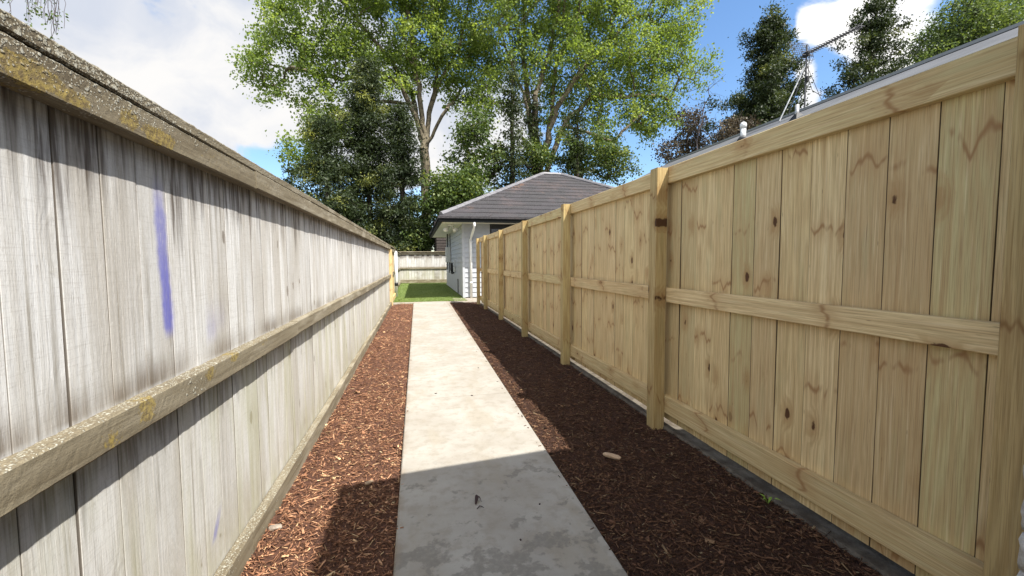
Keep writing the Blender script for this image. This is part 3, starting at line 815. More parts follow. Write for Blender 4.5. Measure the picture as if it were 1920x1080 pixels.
def house():
    root = thing('tiled_house', 'pale grey weatherboard house with a dark tiled hip roof at the end of the path', 'house', loc=(HX, HY, 0))
    b = MB()
    lap_wall(b, (HX + 0.05, HY, 0), (1, 0, 0), (0, -1, 0), 0.90, 0.02, ZS)
    lap_wall(b, (5.2, HY, 0), (1, 0, 0), (0, -1, 0), HX1 - 5.2, 0.02, ZS)
    lap_wall(b, (2.58, HY, 0), (1, 0, 0), (0, -1, 0), 2.62, 0.02, 0.85)
    lap_wall(b, (HX, HY + 0.05, 0), (0, 1, 0), (-1, 0, 0), HY1 - HY - 0.05, 0.02, ZS)
    lap_wall(b, (HX1, HY, 0), (0, 1, 0), (1, 0, 0), HY1 - HY, 0.02, ZS)
    lap_wall(b, (HX, HY1, 0), (1, 0, 0), (0, 1, 0), HX1 - HX, 0.02, ZS)
    b.build('wall', M['board'], root)
    b = MB(); b.box((HX - 0.042, HY - 0.042, 0.0), (HX + 0.05, HY + 0.05, ZS), 0.004); b.build('corner_board', M['board'], root)
    b = MB(); b.box((HX + 0.02, HY + 0.06, -0.14), (HX1 - 0.02, HY1 - 0.02, 0.02), 0.004); b.build('floor_slab', M['kerb'], root)
    # window, dark, under the eave
    w = MB(); w.box((2.58, HY - 0.03, 0.85), (2.64, HY + 0.06, ZS - 0.005)); w.box((5.14, HY - 0.03, 0.85), (5.2, HY + 0.06, ZS - 0.005)); w.box((2.643, HY - 0.03, 0.85), (5.137, HY + 0.06, 0.91)); w.box((2.643, HY - 0.03, 2.45), (5.137, HY + 0.06, ZS - 0.005)); w.box((3.87, HY - 0.025, 0.913), (3.92, HY + 0.05, 2.447))
    wf = w.build('window', M['dark_frame'], root)
    w = MB(); w.box((2.645, HY + 0.02, 0.915), (5.135, HY + 0.03, 2.445), 0.001); w.build('pane', M['dark_glass'], wf)
    # soffit
    b = MB(); b.box((EX + 0.05, EY + 0.05, ZS), (EX1 - 0.05, EY1 - 0.05, ZS + 0.02), 0.002); b.build('soffit', M['soffit'], root)
    # gutter right round
    b = MB()
    for (lo, hi) in (((EX - 0.06, EY - 0.06, ZS - 0.02), (EX1 + 0.06, EY + 0.05, ZE - 0.005)), ((EX - 0.06, EY + 0.053, ZS - 0.02), (EX + 0.05, EY1 - 0.053, ZE - 0.005)), ((EX1 - 0.05, EY + 0.053, ZS - 0.02), (EX1 + 0.06, EY1 - 0.053, ZE - 0.005)), ((EX - 0.06, EY1 - 0.05, ZS - 0.02), (EX1 + 0.06, EY1 + 0.06, ZE - 0.005))):
        b.box(lo, hi, 0.012)
    b.build('gutter', M['gutter'], root)
    # hip roof laid in courses of tiles, each course stepping over the one below
    D = (EY1 - EY) / 2; n = 13; off = 0.052
    def ring(t, lift):
        d = D * t; z = ZE + d * PIT + lift
        return [np.array(q) for q in ((EX + d, EY + d, z), (EX1 - d, EY + d, z), (EX1 - d, EY1 - d, z), (EX + d, EY1 - d, z))]
    b = MB()
    for k in range(n):
        t0, t1 = k / n - 0.02, (k + 1) / n
        lo, hi, base = ring(t0, off), ring(t1, 0.012), ring(t0, -0.02)
        for sd in range(4):
            i, j = sd, (sd + 1) % 4
            L = np.linalg.norm(lo[j] - lo[i]); m_ = max(1, int(L / 0.33))
            for q in range(m_):
                f0, f1 = q / m_, (q + 1) / m_
                jz = np.array([0, 0, random.uniform(-0.006, 0.006)])
                lerp = lambda A, f: A[i] + (A[j] - A[i]) * f
                b.raw([lerp(lo, f0) + jz, lerp(lo, f1) + jz, lerp(hi, f1), lerp(hi, f0), lerp(base, f0), lerp(base, f1)], [(0, 1, 2, 3), (4, 5, 1, 0)], None, random.random())
    rf = b.build('roof', M['tile'], root)
    R0, R1 = ring(1.0, 0.04), ring(0.0, 0.06)
    A = (R0[0] + R0[3]) / 2; B = (R0[1] + R0[2]) / 2
    for (p, q) in ((R1[0], A), (R1[1], B), (R1[2], B), (R1[3], A), (A, B)):
        h = MB(); m_ = int(np.linalg.norm(q - p) / 0.4)
        for k in range(m_):
            s0 = p + (q - p) * k / m_; s1 = p + (q - p) * (k + 1.06) / m_
            h.tube([s0 + [0, 0, 0.012], s1], 0.085, 8)
        h.build('ridge_cap', M['ridge'], rf)
    # downpipe with its kick back to the wall
    b = MB(); b.tube([(1.93, EY - 0.01, 2.66), (1.93, EY - 0.01, 2.50), (1.92, EY + 0.10, 2.38), (1.90, HY - 0.22, 2.20), (1.885, HY - 0.09, 2.06), (1.885, HY - 0.085, 1.9), (1.885, HY - 0.085, 0.0)], 0.047, 14)
    dp = b.build('downpipe', M['white_pvc'], root, True)
    for z in (1.94, 0.50):
        b = MB(); b.tube([(1.885, HY - 0.085, z + .06), (1.885, HY - 0.085, z)], 0.056, 14); b.build('bracket', M['white_pvc'], dp, True)
    # twin flood light below the soffit
    b = MB(); b.box((1.14, 15.72, 2.565), (1.30, 15.84, ZS), 0.01)
    fl = b.build('flood_light', M['white_pvc'], root)
    for (x, dx) in ((1.10, -0.05), (1.32, 0.05)):
        b = MB(); b.tube([(x + 0.06 - dx, 15.80, 2.56), (x + dx * 0.2, 15.74, 2.49), (x + dx, 15.66, 2.44), (x + dx * 1.2, 15.60, 2.41)], [0.03, 0.05, 0.075, 0.085], 14); b.build('lamp_head', M['white_pvc'], fl, True)
    # meter box and pipes on the long side
    b = MB(); b.box((HX - 0.25, 20.6, 1.25), (HX - 0.032, 21.2, 1.97), 0.015)
    mb_ = b.build('meter_box', M['meter'], root)
    b = MB(); b.box((HX - 0.252, 20.585, 1.27), (HX - 0.05, 20.598, 1.95), 0.004); b.build('door', M['meter'], mb_)
    for (x, y, za, zb, r_) in ((0.16, 20.9, 1.965, 2.60, 0.035), (0.06, 20.7, 1.965, 2.60, 0.022), (0.2, 20.8, 0.90, 1.255, 0.03), (0.1, 20.75, 0.75, 1.255, 0.025)):
        b = MB(); b.tube([(HX - x, y, za), (HX - x, y, zb)], r_, 8); b.build('conduit', M['lead'], root)
    b = MB(); b.tube([(HX - 0.13, 19.0, 1.22), (HX - 0.13, 19.0, 0.92), (HX - 0.10, 19.0, 0.74)], [0.055, 0.065, 0.04], 10); b.tube([(HX - 0.13, 19.0, 0.80), (HX - 0.04, 18.8, 0.80)], 0.045, 10); b.build('gas_regulator', M['black'], root)
    b = MB(); b.box((HX - 0.10, 18.2, 0.84), (HX - 0.032, 18.4, 1.05), 0.008); b.build('junction_box', M['meter'], root)
    b = MB(); b.tube([(HX - 0.05, 18.3, 1.045), (HX - 0.05, 18.3, 1.35)], 0.014, 8); b.build('conduit', M['meter'], root)
    b = MB(); b.tube([(HX - 0.05, 17.0, 0.02), (HX - 0.05, 17.0, 0.6)], 0.02, 8); b.build('water_pipe', M['lead'], root)
    adopt(root)
house()

def brown_shed():
    root = thing('brown_house', 'dark brown building half hidden behind the back fence under the eave', 'house', loc=(2.6, 29, 0))
    b = MB(); lap_wall(b, (1.28, 28.0, 0), (1, 0, 0), (0, -1, 0), 5, 0, 3.6); lap_wall(b, (1.28, 28.0, 0), (0, 1, 0), (-1, 0, 0), 4, 0, 3.6); b.build('wall', M['brown_wall'], root)
    b = MB(); b.raw([(1.2, 27.9, 3.6), (6.3, 27.9, 3.6), (6.3, 30.0, 4.1), (1.2, 30.0, 4.1), (6.3, 32.4, 3.6), (1.2, 32.4, 3.6)], [(0, 1, 2, 3), (3, 2, 4, 5), (0, 3, 5), (1, 4, 2), (0, 5, 4, 1)]); b.build('roof', M['tile'], root)
    adopt(root)
brown_shed()

# ------------------------------------------------------------------ neighbour's house behind the pine fence: a long low metal roof
def neighbour():
    x0, z0, xr, zr, y0, y1 = 4.0, 2.45, 8.0, 4.43, -7.0, 12.6
    root = thing('metal_roof_house', 'low house with a long pale grey metal roof behind the pine fence', 'house', loc=(8, 3, 0))
    sl = (zr - z0) / (xr - x0)
    b = MB(); t = 0.05
    for sgn in (1, -1):
        P = lambda x, y, z: (xr + sgn * (x - xr), y, z)
        b.raw([P(x0, y0, z0), P(xr, y0, zr), P(xr, y1, zr), P(x0, y1, z0), P(x0, y0, z0 - t), P(xr, y0, zr - t), P(xr, y1, zr - t), P(x0, y1, z0 - t)], [(0, 1, 2, 3), (4, 7, 6, 5), (0, 4, 5, 1), (3, 2, 6, 7), (0, 3, 7, 4)])
    rf = b.build('roof', M['grey_metal'], root)
    b = MB(); b.raw([(xr - .16, y0, zr - .16 * sl + .012), (xr, y0, zr + .045), (xr + .16, y0, zr - .16 * sl + .012), (xr - .16, y1, zr - .16 * sl + .012), (xr, y1, zr + .045), (xr + .16, y1, zr - .16 * sl + .012), (xr, y0, zr - .1), (xr, y1, zr - .1)], [(0, 1, 4, 3), (1, 2, 5, 4), (0, 6, 1), (1, 6, 2), (3, 4, 7), (4, 5, 7)]); b.build('ridge_cap', M['ridge_dark'], rf)
    b = MB(); b.box((x0 + .5, y0 + .4, 0), (2 * xr - x0 - .5, y1 - .4, 2.4)); b.build('wall', M['white'], root)
    for y in (y0 + .42, y1 - .42):
        b = MB(); b.raw([(x0 + .5, y, 2.4), (2 * xr - x0 - .5, y, 2.4), (xr, y, zr - .2)], [(0, 1, 2)]); b.build('gable', M['white'], root)
    b = MB(); b.box((x0 - .12, y0, z0 - .13), (x0 - .01, y1, z0 - .005), 0.01); b.build('gutter', M['gutter'], root)
    adopt(root)
    # vent
    px, py = 7.0, 8.24; pz = z0 + (px - x0) * sl
    root = thing('vent_pipe', 'short white plastic vent pipe poking up from the grey metal roof', 'vent pipe', loc=(px, py, pz))
    b = MB(); b.tube([(px, py, pz - .06), (px, py, pz + .22)], 0.055, 16); b.build('tube', M['white_pvc'], root, True)
    b = MB(); b.tube([(px, py, pz + .222), (px, py, pz + .30), (px, py, pz + .335), (px, py, pz + .35)], [0.068, 0.068, 0.05, 0.02], 16); b.build('cowl', M['white_pvc'], root, True)
    b = MB(); b.tube([(px, py, pz - .03), (px, py, pz + .05)], [0.12, 0.065], 16); b.build('flashing', M['lead'], root, True)
    adopt(root)
    # aerial on the ridge
    ax, ay, az = 8.0, 7.68, zr + 0.05
    root = thing('television_aerial', 'tall television aerial with a long comb boom and mesh reflector on the roof ridge', 'aerial', loc=(ax, ay, az))
    b = MB(); b.tube([(ax, ay, az - .05), (ax, ay, 5.74)], 0.017, 8); b.build('mast', M['lead'], root)
    B0 = np.array([ax, ay + 0.14, 5.56]); B1 = np.array([ax - 0.04, ay - 1.16, 5.52]); bd = (B1 - B0)
    b = MB(); b.tube([B0, B1], 0.012, 6)
    bo = b.build('boom', M['lead'], root)
    for k in range(19):
        c = B0 + bd * (0.20 + 0.80 * k / 18); l = 0.115 - 0.002 * k
        b = MB(); b.tube([c + [-l, 0, -.0], c + [l, 0, .0]], 0.0085, 5); b.tube([c + [0, 0, -.03], c + [0, 0, .045]], 0.010, 5); b.build('element', M['lead'], bo)
    for s in (1, -1):
        b = MB(); o = B0 + bd * 0.06
        e1 = np.array([1.0, 0, 0]); e2 = np.array([0, 0.42 * 1, 0.9 * s]); e2 /= np.linalg.norm(e2); Lh = 0.36 if s > 0 else 0.14
        for k in range(10): b.tube([o + e1 * (-0.25 + 0.0555 * k), o + e1 * (-0.25 + 0.0555 * k) + e2 * Lh], 0.0048, 4, False)
        for k in range(7 if s > 0 else 3): b.tube([o - e1 * 0.25 + e2 * (Lh * k / (6 if s > 0 else 2)), o + e1 * 0.25 + e2 * (Lh * k / (6 if s > 0 else 2))], 0.0048, 4, False)
        b.build('reflector', M['lead'], root)
    b = MB(); c = B0 + bd * 0.13; b.tube([c + [-.14, 0, .03], c + [.14, 0, .03], c + [.14, 0, -.03], c + [-.14, 0, -.03], c + [-.14, 0, .03]], 0.007, 6); b.build('dipole', M['lead'], root)
    b = MB(); b.box((ax - .03, ay - .06, 5.50), (ax + .03, ay + .06, 5.60), 0.006); b.build('clamp', M['black'], root)
    b = MB(); b.box((ax - .03, ay - .07, 4.99), (ax + .03, ay - .018, 5.09), 0.006); b.build('amplifier', M['black'], root)
    for (p, mt, r_) in (((7.53, 7.83, z0 + 3.53 * sl + .01), 'alu', 0.014), ((7.93, 8.02, z0 + 3.93 * sl + .01), 'lead', 0.010), ((8.35, 7.45, z0 + 3.65 * sl), 'lead', 0.006)):
        b = MB(); b.tube([p, (ax, ay, 5.36)], r_, 6); b.build('stay', M[mt], root)
    b = MB(); b.tube([(ax + .02, ay - .06, 5.5), (ax + .03, ay - .03, 5.25), (ax + .02, ay - .05, 5.04), (ax + .05, ay - .12, 4.78), (ax + .1, ay - .28, 4.62), (ax + .15, ay - .5, 4.50), (ax + .1, ay - .7, 4.47)], 0.006, 5); b.build('cable', M['black'], root)
    adopt(root)
    bx, by = 7.05, 6.93; bz = z0 + (bx - x0) * sl
    root = thing('roof_bracket', 'small grey metal bracket on the roof slope below the aerial mast', 'bracket', loc=(bx, by, bz))
    b = MB(); b.tube([(bx, by, bz - .02), (bx, by, bz + .24)], 0.035, 10); b.build('stub', M['alu'], root, True)
    b = MB(); b.raw([(bx - .10, by - .09, bz - .045), (bx + .06, by - .09, bz + .035), (bx + .06, by + .09, bz + .035), (bx - .10, by + .09, bz - .045), (bx, by, bz + .12)], [(0, 1, 4), (1, 2, 4), (2, 3, 4), (3, 0, 4), (0, 3, 2, 1)]); b.build('boot', M['black'], root)
    adopt(root)
neighbour()

# ------------------------------------------------------------------ the house behind the camera: its stone corner shows at the right edge, its eave throws the near shadow
def own_house():
    root = thing('stone_house', 'house of pale rough split stone, its corner just showing at the right edge', 'house', loc=(1.9, 0, 0))
    r = random.Random(5)
    b = MB(); b.box((1.762, -7.0, -0.14), (9.0, 0.855, 2.66)); wl = b.build('wall', M['mortar'], root)
    vs_mb = MB()
    z = -0.12; row = 0
    while z < 2.6:
        h = 0.122; y = 0.85 - (0.10 if row % 2 else 0.0); first = True
        for side in range(2):
            pass
        yy = 0.875
        k = 0
        while yy > -0.4:
            w = (0.30 if (row + k) % 2 else 0.19) + r.uniform(-0.02, 0.02)
            rock(vs_mb, 1.762, yy - w + 0.006, z + 0.004, w - 0.006, h - 0.008, r, 0.055)
            yy -= w; k += 1
        z += h; row += 1
    vs_mb.build('stone_facing', M['stone'], root, True)
    ze = 2.70
    c = np.array([-0.38, 2.515, 0]) + SUNV / SUNV[2] * ze
    e = np.array([0.97, 2.68, 0]) + SUNV / SUNV[2] * ze
    s = (e[1] - c[1]) / (e[0] - c[0])
    ym = lambda x: c[1] + s * (x - c[0])
    x0, x1 = c[0], 3.4
    b = MB(); b.raw([(x0, ym(x0), ze), (x1, ym(x1), ze), (x1, -7, ze), (x0, -7, ze), (x0, ym(x0), ze + .18), (x1, ym(x1), ze + .18), (x1, -7, ze + .18), (x0, -7, ze + .18)], [(0, 3, 2, 1), (4, 5, 6, 7), (0, 1, 5, 4), (1, 2, 6, 5), (2, 3, 7, 6), (3, 0, 4, 7)]); b.build('eave', M['soffit'], root)
    b = MB(); b.raw([(x0, ym(x0), ze + .182), (x1, ym(x1), ze + .182), (x1, -7, ze + .182), (x0, -7, ze + .182), (x0 + 1.6, -2.2, ze + .9), (x1 - 1.0, -2.2, ze + .9)], [(0, 1, 5, 4), (1, 2, 5), (2, 3, 4, 5), (3, 0, 4)]); b.build('roof', M['tile'], root)
    adopt(root)
def rock(mb, x, y, z, w, h, r, bulge):
    """one split-faced block bulging from plane x towards -x, spanning y..y+w, z..z+h"""
    n, m_ = 9, 7; vs = []
    for i in range(n):
        for j in range(m_):
            a, c = i / (n - 1), j / (m_ - 1)
            ed = min(a, 1 - a, 0.25) / 0.25 * 0.5 + 0.5; ec = min(c, 1 - c, 0.3) / 0.3
            d = bulge * (0.35 + 0.65 * (ed * (ec ** 0.5))) + r.uniform(-0.006, 0.006)
            if i in (0, n - 1) or j in (0, m_ - 1): d *= 0.75
            vs.append((x - d, y + w * a + r.uniform(-.002, .002), z + h * c + r.uniform(-.002, .002)))
    o = len(vs)
    for (i, j) in [(i, j) for i in range(n) for j in range(m_)]:
        vs.append((x + 0.01, y + w * i / (n - 1), z + h * j / (m_ - 1)))
    fs = []
    for i in range(n - 1):
        for j in range(m_ - 1):
            q = i * m_ + j; fs.append((q, q + 1, q + m_ + 1, q + m_))
    for j in range(m_ - 1):
        fs.append((j, o + j, o + j + 1, j + 1)); q = (n - 1) * m_ + j; fs.append((q, q + 1, o + q + 1, o + q))
    for i in range(n - 1):
        q = i * m_; fs.append((q, q + m_, o + q + m_, o + q)); q = i * m_ + m_ - 1; fs.append((q, o + q, o + q + m_, q + m_))
    mb.raw(vs, fs)
own_house()

# ------------------------------------------------------------------ small things lying about
def lump(name, mt, p, size, label, cat, yaw=0.0, seed=0):
    r = np.random.default_rng(seed)
    import bmesh
    bm = bmesh.new(); bmesh.ops.create_icosphere(bm, subdivisions=3, radius=1)
    for v in bm.verts:
        k = 1 + 0.22 * float(vnoise(v.co.x * 1.0 + v.co.z, v.co.y, 2.6, seed)) + r.normal(0, 0.02)
        sgn = lambda q: math.copysign(abs(q) ** 0.65, q)
        v.co = Vector((sgn(v.co.x) * size[0] * k, sgn(v.co.y) * size[1] * k, sgn(v.co.z) * size[2] * k))
    me = bpy.data.meshes.new(name); bm.to_mesh(me); bm.free(); me.materials.append(mt)
    o = bpy.data.objects.new(name, me); COL.objects.link(o); o.location = p; o.rotation_euler = (0.1, 0.15, yaw)
    return tag(o, label, cat)
lump('wood_chunk', M['pale_wood'], (1.256, 2.60, -0.012), (0.055, 0.020, 0.013), 'large pale splinter of wood lying on the dark mulch right of the path', 'wood chip', -0.6, 3)
lump('pale_stone', M['pebble'], (-0.712, 2.27, -0.02), (0.030, 0.018, 0.012), 'small pale flat stone on the mulch against the bottom rail of the grey fence', 'stone', 0.5, 4)
lump('bark_piece', M['pale_wood'], (-0.30, 2.62, -0.018), (0.03, 0.012, 0.008), 'light brown piece of bark on sunlit mulch beside the path, just past the shadow', 'bark', 0.9, 5)
def dead_leaf():
    root = thing('dried_leaf', 'dark curled dried leaf lying on the shaded concrete path', 'leaf', loc=(0.297, 2.2, 0))
    b = MB(); P = lambda px, py, h=0.0: np.array([*( (lambda q: q[:2])(gpt(px, py))), h])
    b.tube([(0.285, 2.165, 0.004), (0.300, 2.175, 0.012), (0.312, 2.178, 0.006), (0.322, 2.170, 0.003)], [0.002, 0.003, 0.002, 0.001], 6); b.build('stalk', M['dead_leaf'], root)
    b = MB(); n = 9; vs = []
    for i in range(n):
        for j in range(4):
            t = i / (n - 1); wv = 0.016 * math.sin(math.pi * (0.1 + 0.85 * t)) * (j / 3 - 0.5) * 2
            vs.append((0.282 + 0.035 * t + 0.4 * wv, 2.205 + 0.045 * math.sin(t * 2.6) - wv, 0.004 + 0.02 * math.sin(t * 3.1) + 9 * wv * wv * 2 + 0.003 * math.sin(9 * t + j)))
    fs = [(i * 4 + j, i * 4 + j + 1, i * 4 + 5 + j, i * 4 + 4 + j) for i in range(n - 1) for j in range(3)]
    b.raw(vs, fs); o = b.build('blade', M['dead_leaf'], root)
    md = o.modifiers.new('thickness', 'SOLIDIFY'); md.thickness = 0.001
    adopt(root)
def gpt(px, py, z=0.0):
    c = np.array([(px - 960) / F, -(py - 540) / F, -1.0]); r = MC @ c; return CAM + r * ((z - CAM[2]) / r[2])
dead_leaf()
def crumbs():
    for k, (px, py, lab) in enumerate(((885, 742, 'tiny grey leaf scrap in the middle of the sunlit path'), (897, 690, 'tiny brown leaf scrap near the right edge of the sunlit path'), (817, 738, 'tiny leaf scrap near the left edge of the sunlit path'), (1012, 946, 'tiny dark crumb right of the dried leaf on the shaded path'), (976, 1013, 'tiny dark crumb nearest the camera on the shaded path'))):
        p = gpt(px, py); lump('leaf_scrap', M['dead_leaf'], (p[0], p[1], 0.003), (0.012 if k < 3 else 0.005, 0.008 if k < 3 else 0.004, 0.003), lab, 'leaf scrap', k * 1.3, 20 + k)
crumbs()
def weed():
    p = gpt(1440, 945, -0.03)
    b = MB(); r = random.Random(3)
    for k in range(4):
        a = k * 1.6 + 0.3; d = np.array([math.cos(a), math.sin(a), 0]); q = np.array([p[0], p[1], -0.03]); s = np.array([-d[1], d[0], 0])
        L = 0.04 + 0.01 * k
        b.raw([q, q + d * L * .5 + s * .008 + [0, 0, L * .7], q + d * L + [0, 0, L * .75], q + d * L * .5 - s * .008 + [0, 0, L * .7], q + d * L * .5 + [0, 0, L * .66]], [(0, 1, 4), (1, 2, 4), (2, 3, 4), (3, 0, 4)])
    o = b.build('weed_sprig', M['weed']); tag(o, 'tiny bright green weed sprouting from the mulch beside the pine fence', 'weed')
weed()

# ------------------------------------------------------------------ trees
L_POP = leaf_material('poplar_leaf', [(0.0, (0.09, 0.135, 0.035)), (0.5, (0.165, 0.235, 0.062)), (1.0, (0.31, 0.375, 0.12))], 0.5)
L_CON = leaf_material('conifer_needle', [(0.0, (0.020, 0.032, 0.014)), (0.5, (0.045, 0.066, 0.024)), (0.8, (0.095, 0.115, 0.034)), (1.0, (0.24, 0.26, 0.065))], 0.25)
L_BUSH = leaf_material('bush_leaf', [(0.0, (0.035, 0.065, 0.018)), (0.6, (0.085, 0.13, 0.034)), (1.0, (0.24, 0.28, 0.09))], 0.35)
L_OLIVE = leaf_material('olive_leaf', [(0.0, (0.06, 0.10, 0.04)), (0.6, (0.12, 0.17, 0.06)), (1.0, (0.20, 0.25, 0.10))], 0.4)
L_PURP = leaf_material('bronze_leaf', [(0.0, (0.05, 0.042, 0.032)), (0.6, (0.11, 0.09, 0.066)), (1.0, (0.19, 0.165, 0.11))], 0.25, (1.3, 1.1, 0.8))
BARK = material('grey_bark', bark((0.20, 0.17, 0.115), (0.085, 0.07, 0.05)), 0.95)
BARK_D = material('dark_bark', bark((0.07, 0.055, 0.045), (0.03, 0.025, 0.02)), 0.95)
BARK_T = material('twig_bark', bark((0.13, 0.11, 0.115), (0.08, 0.065, 0.07)), 0.95)

def unit(v): return v / (np.linalg.norm(v, axis=-1, keepdims=True) + 1e-9)

def tubes_np(P0, P1, R0, R1, k=6):
    t = unit(P1 - P0); ref = np.where(np.abs(t[:, 2:3]) < 0.9, [[0, 0, 1.0]], [[1.0, 0, 0]])
    e1 = unit(np.cross(t, ref)); e2 = np.cross(t, e1)
    an = np.arange(k) * 2 * np.pi / k
    rg = np.cos(an)[None, :, None] * e1[:, None] + np.sin(an)[None, :, None] * e2[:, None]
    v = np.concatenate([P0[:, None] + rg * R0[:, None, None], P1[:, None] + rg * R1[:, None, None]], 1)
    i = np.arange(k); j = (i + 1) % k
    f = np.stack([i, j, j + k, i + k], 1)
    F_ = (np.arange(len(P0))[:, None, None] * 2 * k + f[None]).reshape(-1, 4)
    return v.reshape(-1, 3), F_

class Skel:
    def __init__(s, r): s.p = []; s.par = []; s.r = r
    def line(s, pts, start=None, step=0.55, wig=0.06):
        pts = [np.array(q, float) for q in pts]
        if start is None and s.p:
            start = int(np.argmin(np.linalg.norm(np.array(s.p) - pts[0], axis=1)))
        if start is None:
            s.p.append(pts[0]); s.par.append(-1); start = 0
        else:
            pts = [s.p[start]] + pts[1:]
        cur = start
        for a, b in zip(pts[:-1], pts[1:]):
            n = max(1, int(np.linalg.norm(b - a) / step))
            for k in range(n):
                q = a + (b - a) * (k + 1) / n
                if k < n - 1: q = q + s.r.normal(0, wig, 3)
                s.p.append(q); s.par.append(cur); cur = len(s.p) - 1
        return cur
    def reach(s, c, up=0.25):
        A = np.array(s.p); d = np.linalg.norm(A - c, axis=1)
        cost = d + 0.8 * np.maximum(0, A[:, 2] - c[2] + 0.3 * d)
        i = int(np.argmin(cost)); L = d[i]
        if L < 0.25: return i
        pd = A[i] - A[s.par[i]] if s.par[i] >= 0 else np.array([0, 0, 1.0])
        ctl = A[i] + unit(pd) * L * 0.35 + np.array([0, 0, up * L * 0.3])
        n = max(2, int(L / 0.45)); cur = i
        for k in range(1, n + 1):
            t = k / n; q = (1 - t) ** 2 * A[i] + 2 * t * (1 - t) * ctl + t * t * c
            if k < n: q = q + s.r.normal(0, 0.04, 3)
            s.p.append(q); s.par.append(cur); cur = len(s.p) - 1
        return cur
    def radii(s, tip=0.014, pw=2.35, base=None):
        n = len(s.p); w = np.zeros(n); ch = np.zeros(n, int)
        for i in range(n - 1, -1, -1):
            if ch[i] == 0: w[i] = tip ** pw
            p = s.par[i]
            if p >= 0: w[p] += w[i]; ch[p] += 1
        r = w ** (1 / pw)
        if base: r = tip + (r - tip) * (base - tip) / max(r[0] - tip, 1e-6)
        return r
    def mesh(s, name, mt, parent, tip=0.014, base=None, k=6):
        r = s.radii(tip, base=base); P = np.array(s.p); par = np.array(s.par); i = np.where(par >= 0)[0]
        v, f = tubes_np(P[par[i]], P[i], np.minimum(r[par[i]], r[i] * 1.6 + 0.01), r[i], k)
        return np_mesh(name, v, f, mt, parent, smooth=True)

def leaves(C, n_per, sig, size, aspect, r, tone, flat=0.75, upbias=0.6, ln=0.16):
    """leaf quads (kite shaped, folded) scattered about each clump centre"""
    n = len(C) * n_per
    c = np.repeat(C, n_per, 0) + r.normal(0, 1, (n, 3)) * np.array([sig, sig, sig * flat])
    d = unit(r.normal(0, 1, (n, 3)) + [0, 0, -0.25]); nrm = unit(r.normal(0, 1, (n, 3)) + [0, 0, upbias])
    side = unit(np.cross(d, nrm)); up = np.cross(side, d)
    L = size * r.uniform(0.65, 1.25, n)[:, None]; Wd = L * aspect
    v = np.stack([c, c + d * L * .45 + side * Wd * .5 + up * L * .10, c + d * L, c + d * L * .45 - side * Wd * .5 + up * L * .10], 1).reshape(-1, 3)
    f = np.arange(4 * n).reshape(-1, 4)
    t = np.clip(np.repeat(tone, n_per) + r.normal(0, ln, n), 0, 1)
    return v, f, np.repeat(t, 4)

def sample_blobs(blobs, n, r, mind=0.55):
    """points in a union of ellipsoids (centre, radii, weight)"""
    vol = np.array([b[1][0] * b[1][1] * b[1][2] * (b[2] if len(b) > 2 else 1) for b in blobs]); pick = r.choice(len(blobs), n * 3, p=vol / vol.sum())
    d = unit(r.normal(0, 1, (n * 3, 3))) * (r.random(n * 3) ** 0.42)[:, None]
    P = np.array([blobs[i][0] for i in pick]) + d * np.array([blobs[i][1] for i in pick])
    out = []
    for p in P:
        if len(out) >= n: break
        if out and np.min(np.sum((np.array(out) - p) ** 2, 1)) < mind * mind: continue
        out.append(p)
    return np.array(out)

def broad_tree(name, label, cat, trunk, limbs, blobs, nclump, n_per, sig, size, leafmat, barkmat, seed, base=0.4, aspect=0.85, group=None, mind=0.55, tip=0.016, extra=0.5):
    r = np.random.default_rng(seed)
    root = thing(name, label, cat, group, loc=tuple(float(q) for q in trunk[0]))
    sk = Skel(r); sk.line(trunk)
    for l in limbs: sk.line(l)
    C = sample_blobs(blobs, nclump, r, mind)
    A = np.array(sk.p)
    order = np.argsort([np.min(np.linalg.norm(A - c, axis=1)) for c in C])
    for i in order: sk.reach(C[i])
    sk.mesh('trunk', barkmat, root, tip, base)
    # leaves on the clumps and, thinner, along the twigs that feed them
    P = np.array(sk.p); rad = sk.radii(tip, base=base); thin = np.where(rad < tip * 3.2)[0]
    tw = P[thin]; tw = tw[r.random(len(tw)) < extra]
    tone = np.clip(0.5 + r.normal(0, 0.13, len(C)), 0, 1)
    v1, f1, t1 = leaves(C, n_per, sig, size, aspect, r, tone)
    v2, f2, t2 = leaves(tw, max(4, n_per // 8), sig * 0.55, size, aspect, r, np.full(len(tw), 0.45))
    np_mesh('crown', np.concatenate([v1, v2]), np.concatenate([f1, f2 + len(v1)]), leafmat, root, np.concatenate([t1, t2]))
    adopt(root); return root

def blob(px, py, Y, rx, ry, rd, w=1.0):
    """a lobe of crown seen at a pixel of the photograph, at depth Y; radii given in photo pixels and metres of depth"""
    c = at(px, py, Y); dist = float((MC.T @ (c - CAM))[2] * -1); s = dist / F
    return (c, (rx * s, rd, ry * s), w)

def pts(lst, Y, r, dj=2.0):
    out = []
    for k, (a, b) in enumerate(lst): out.append(at(a, b, Y + (0 if k == 0 else r.uniform(-dj, dj))))
    return out

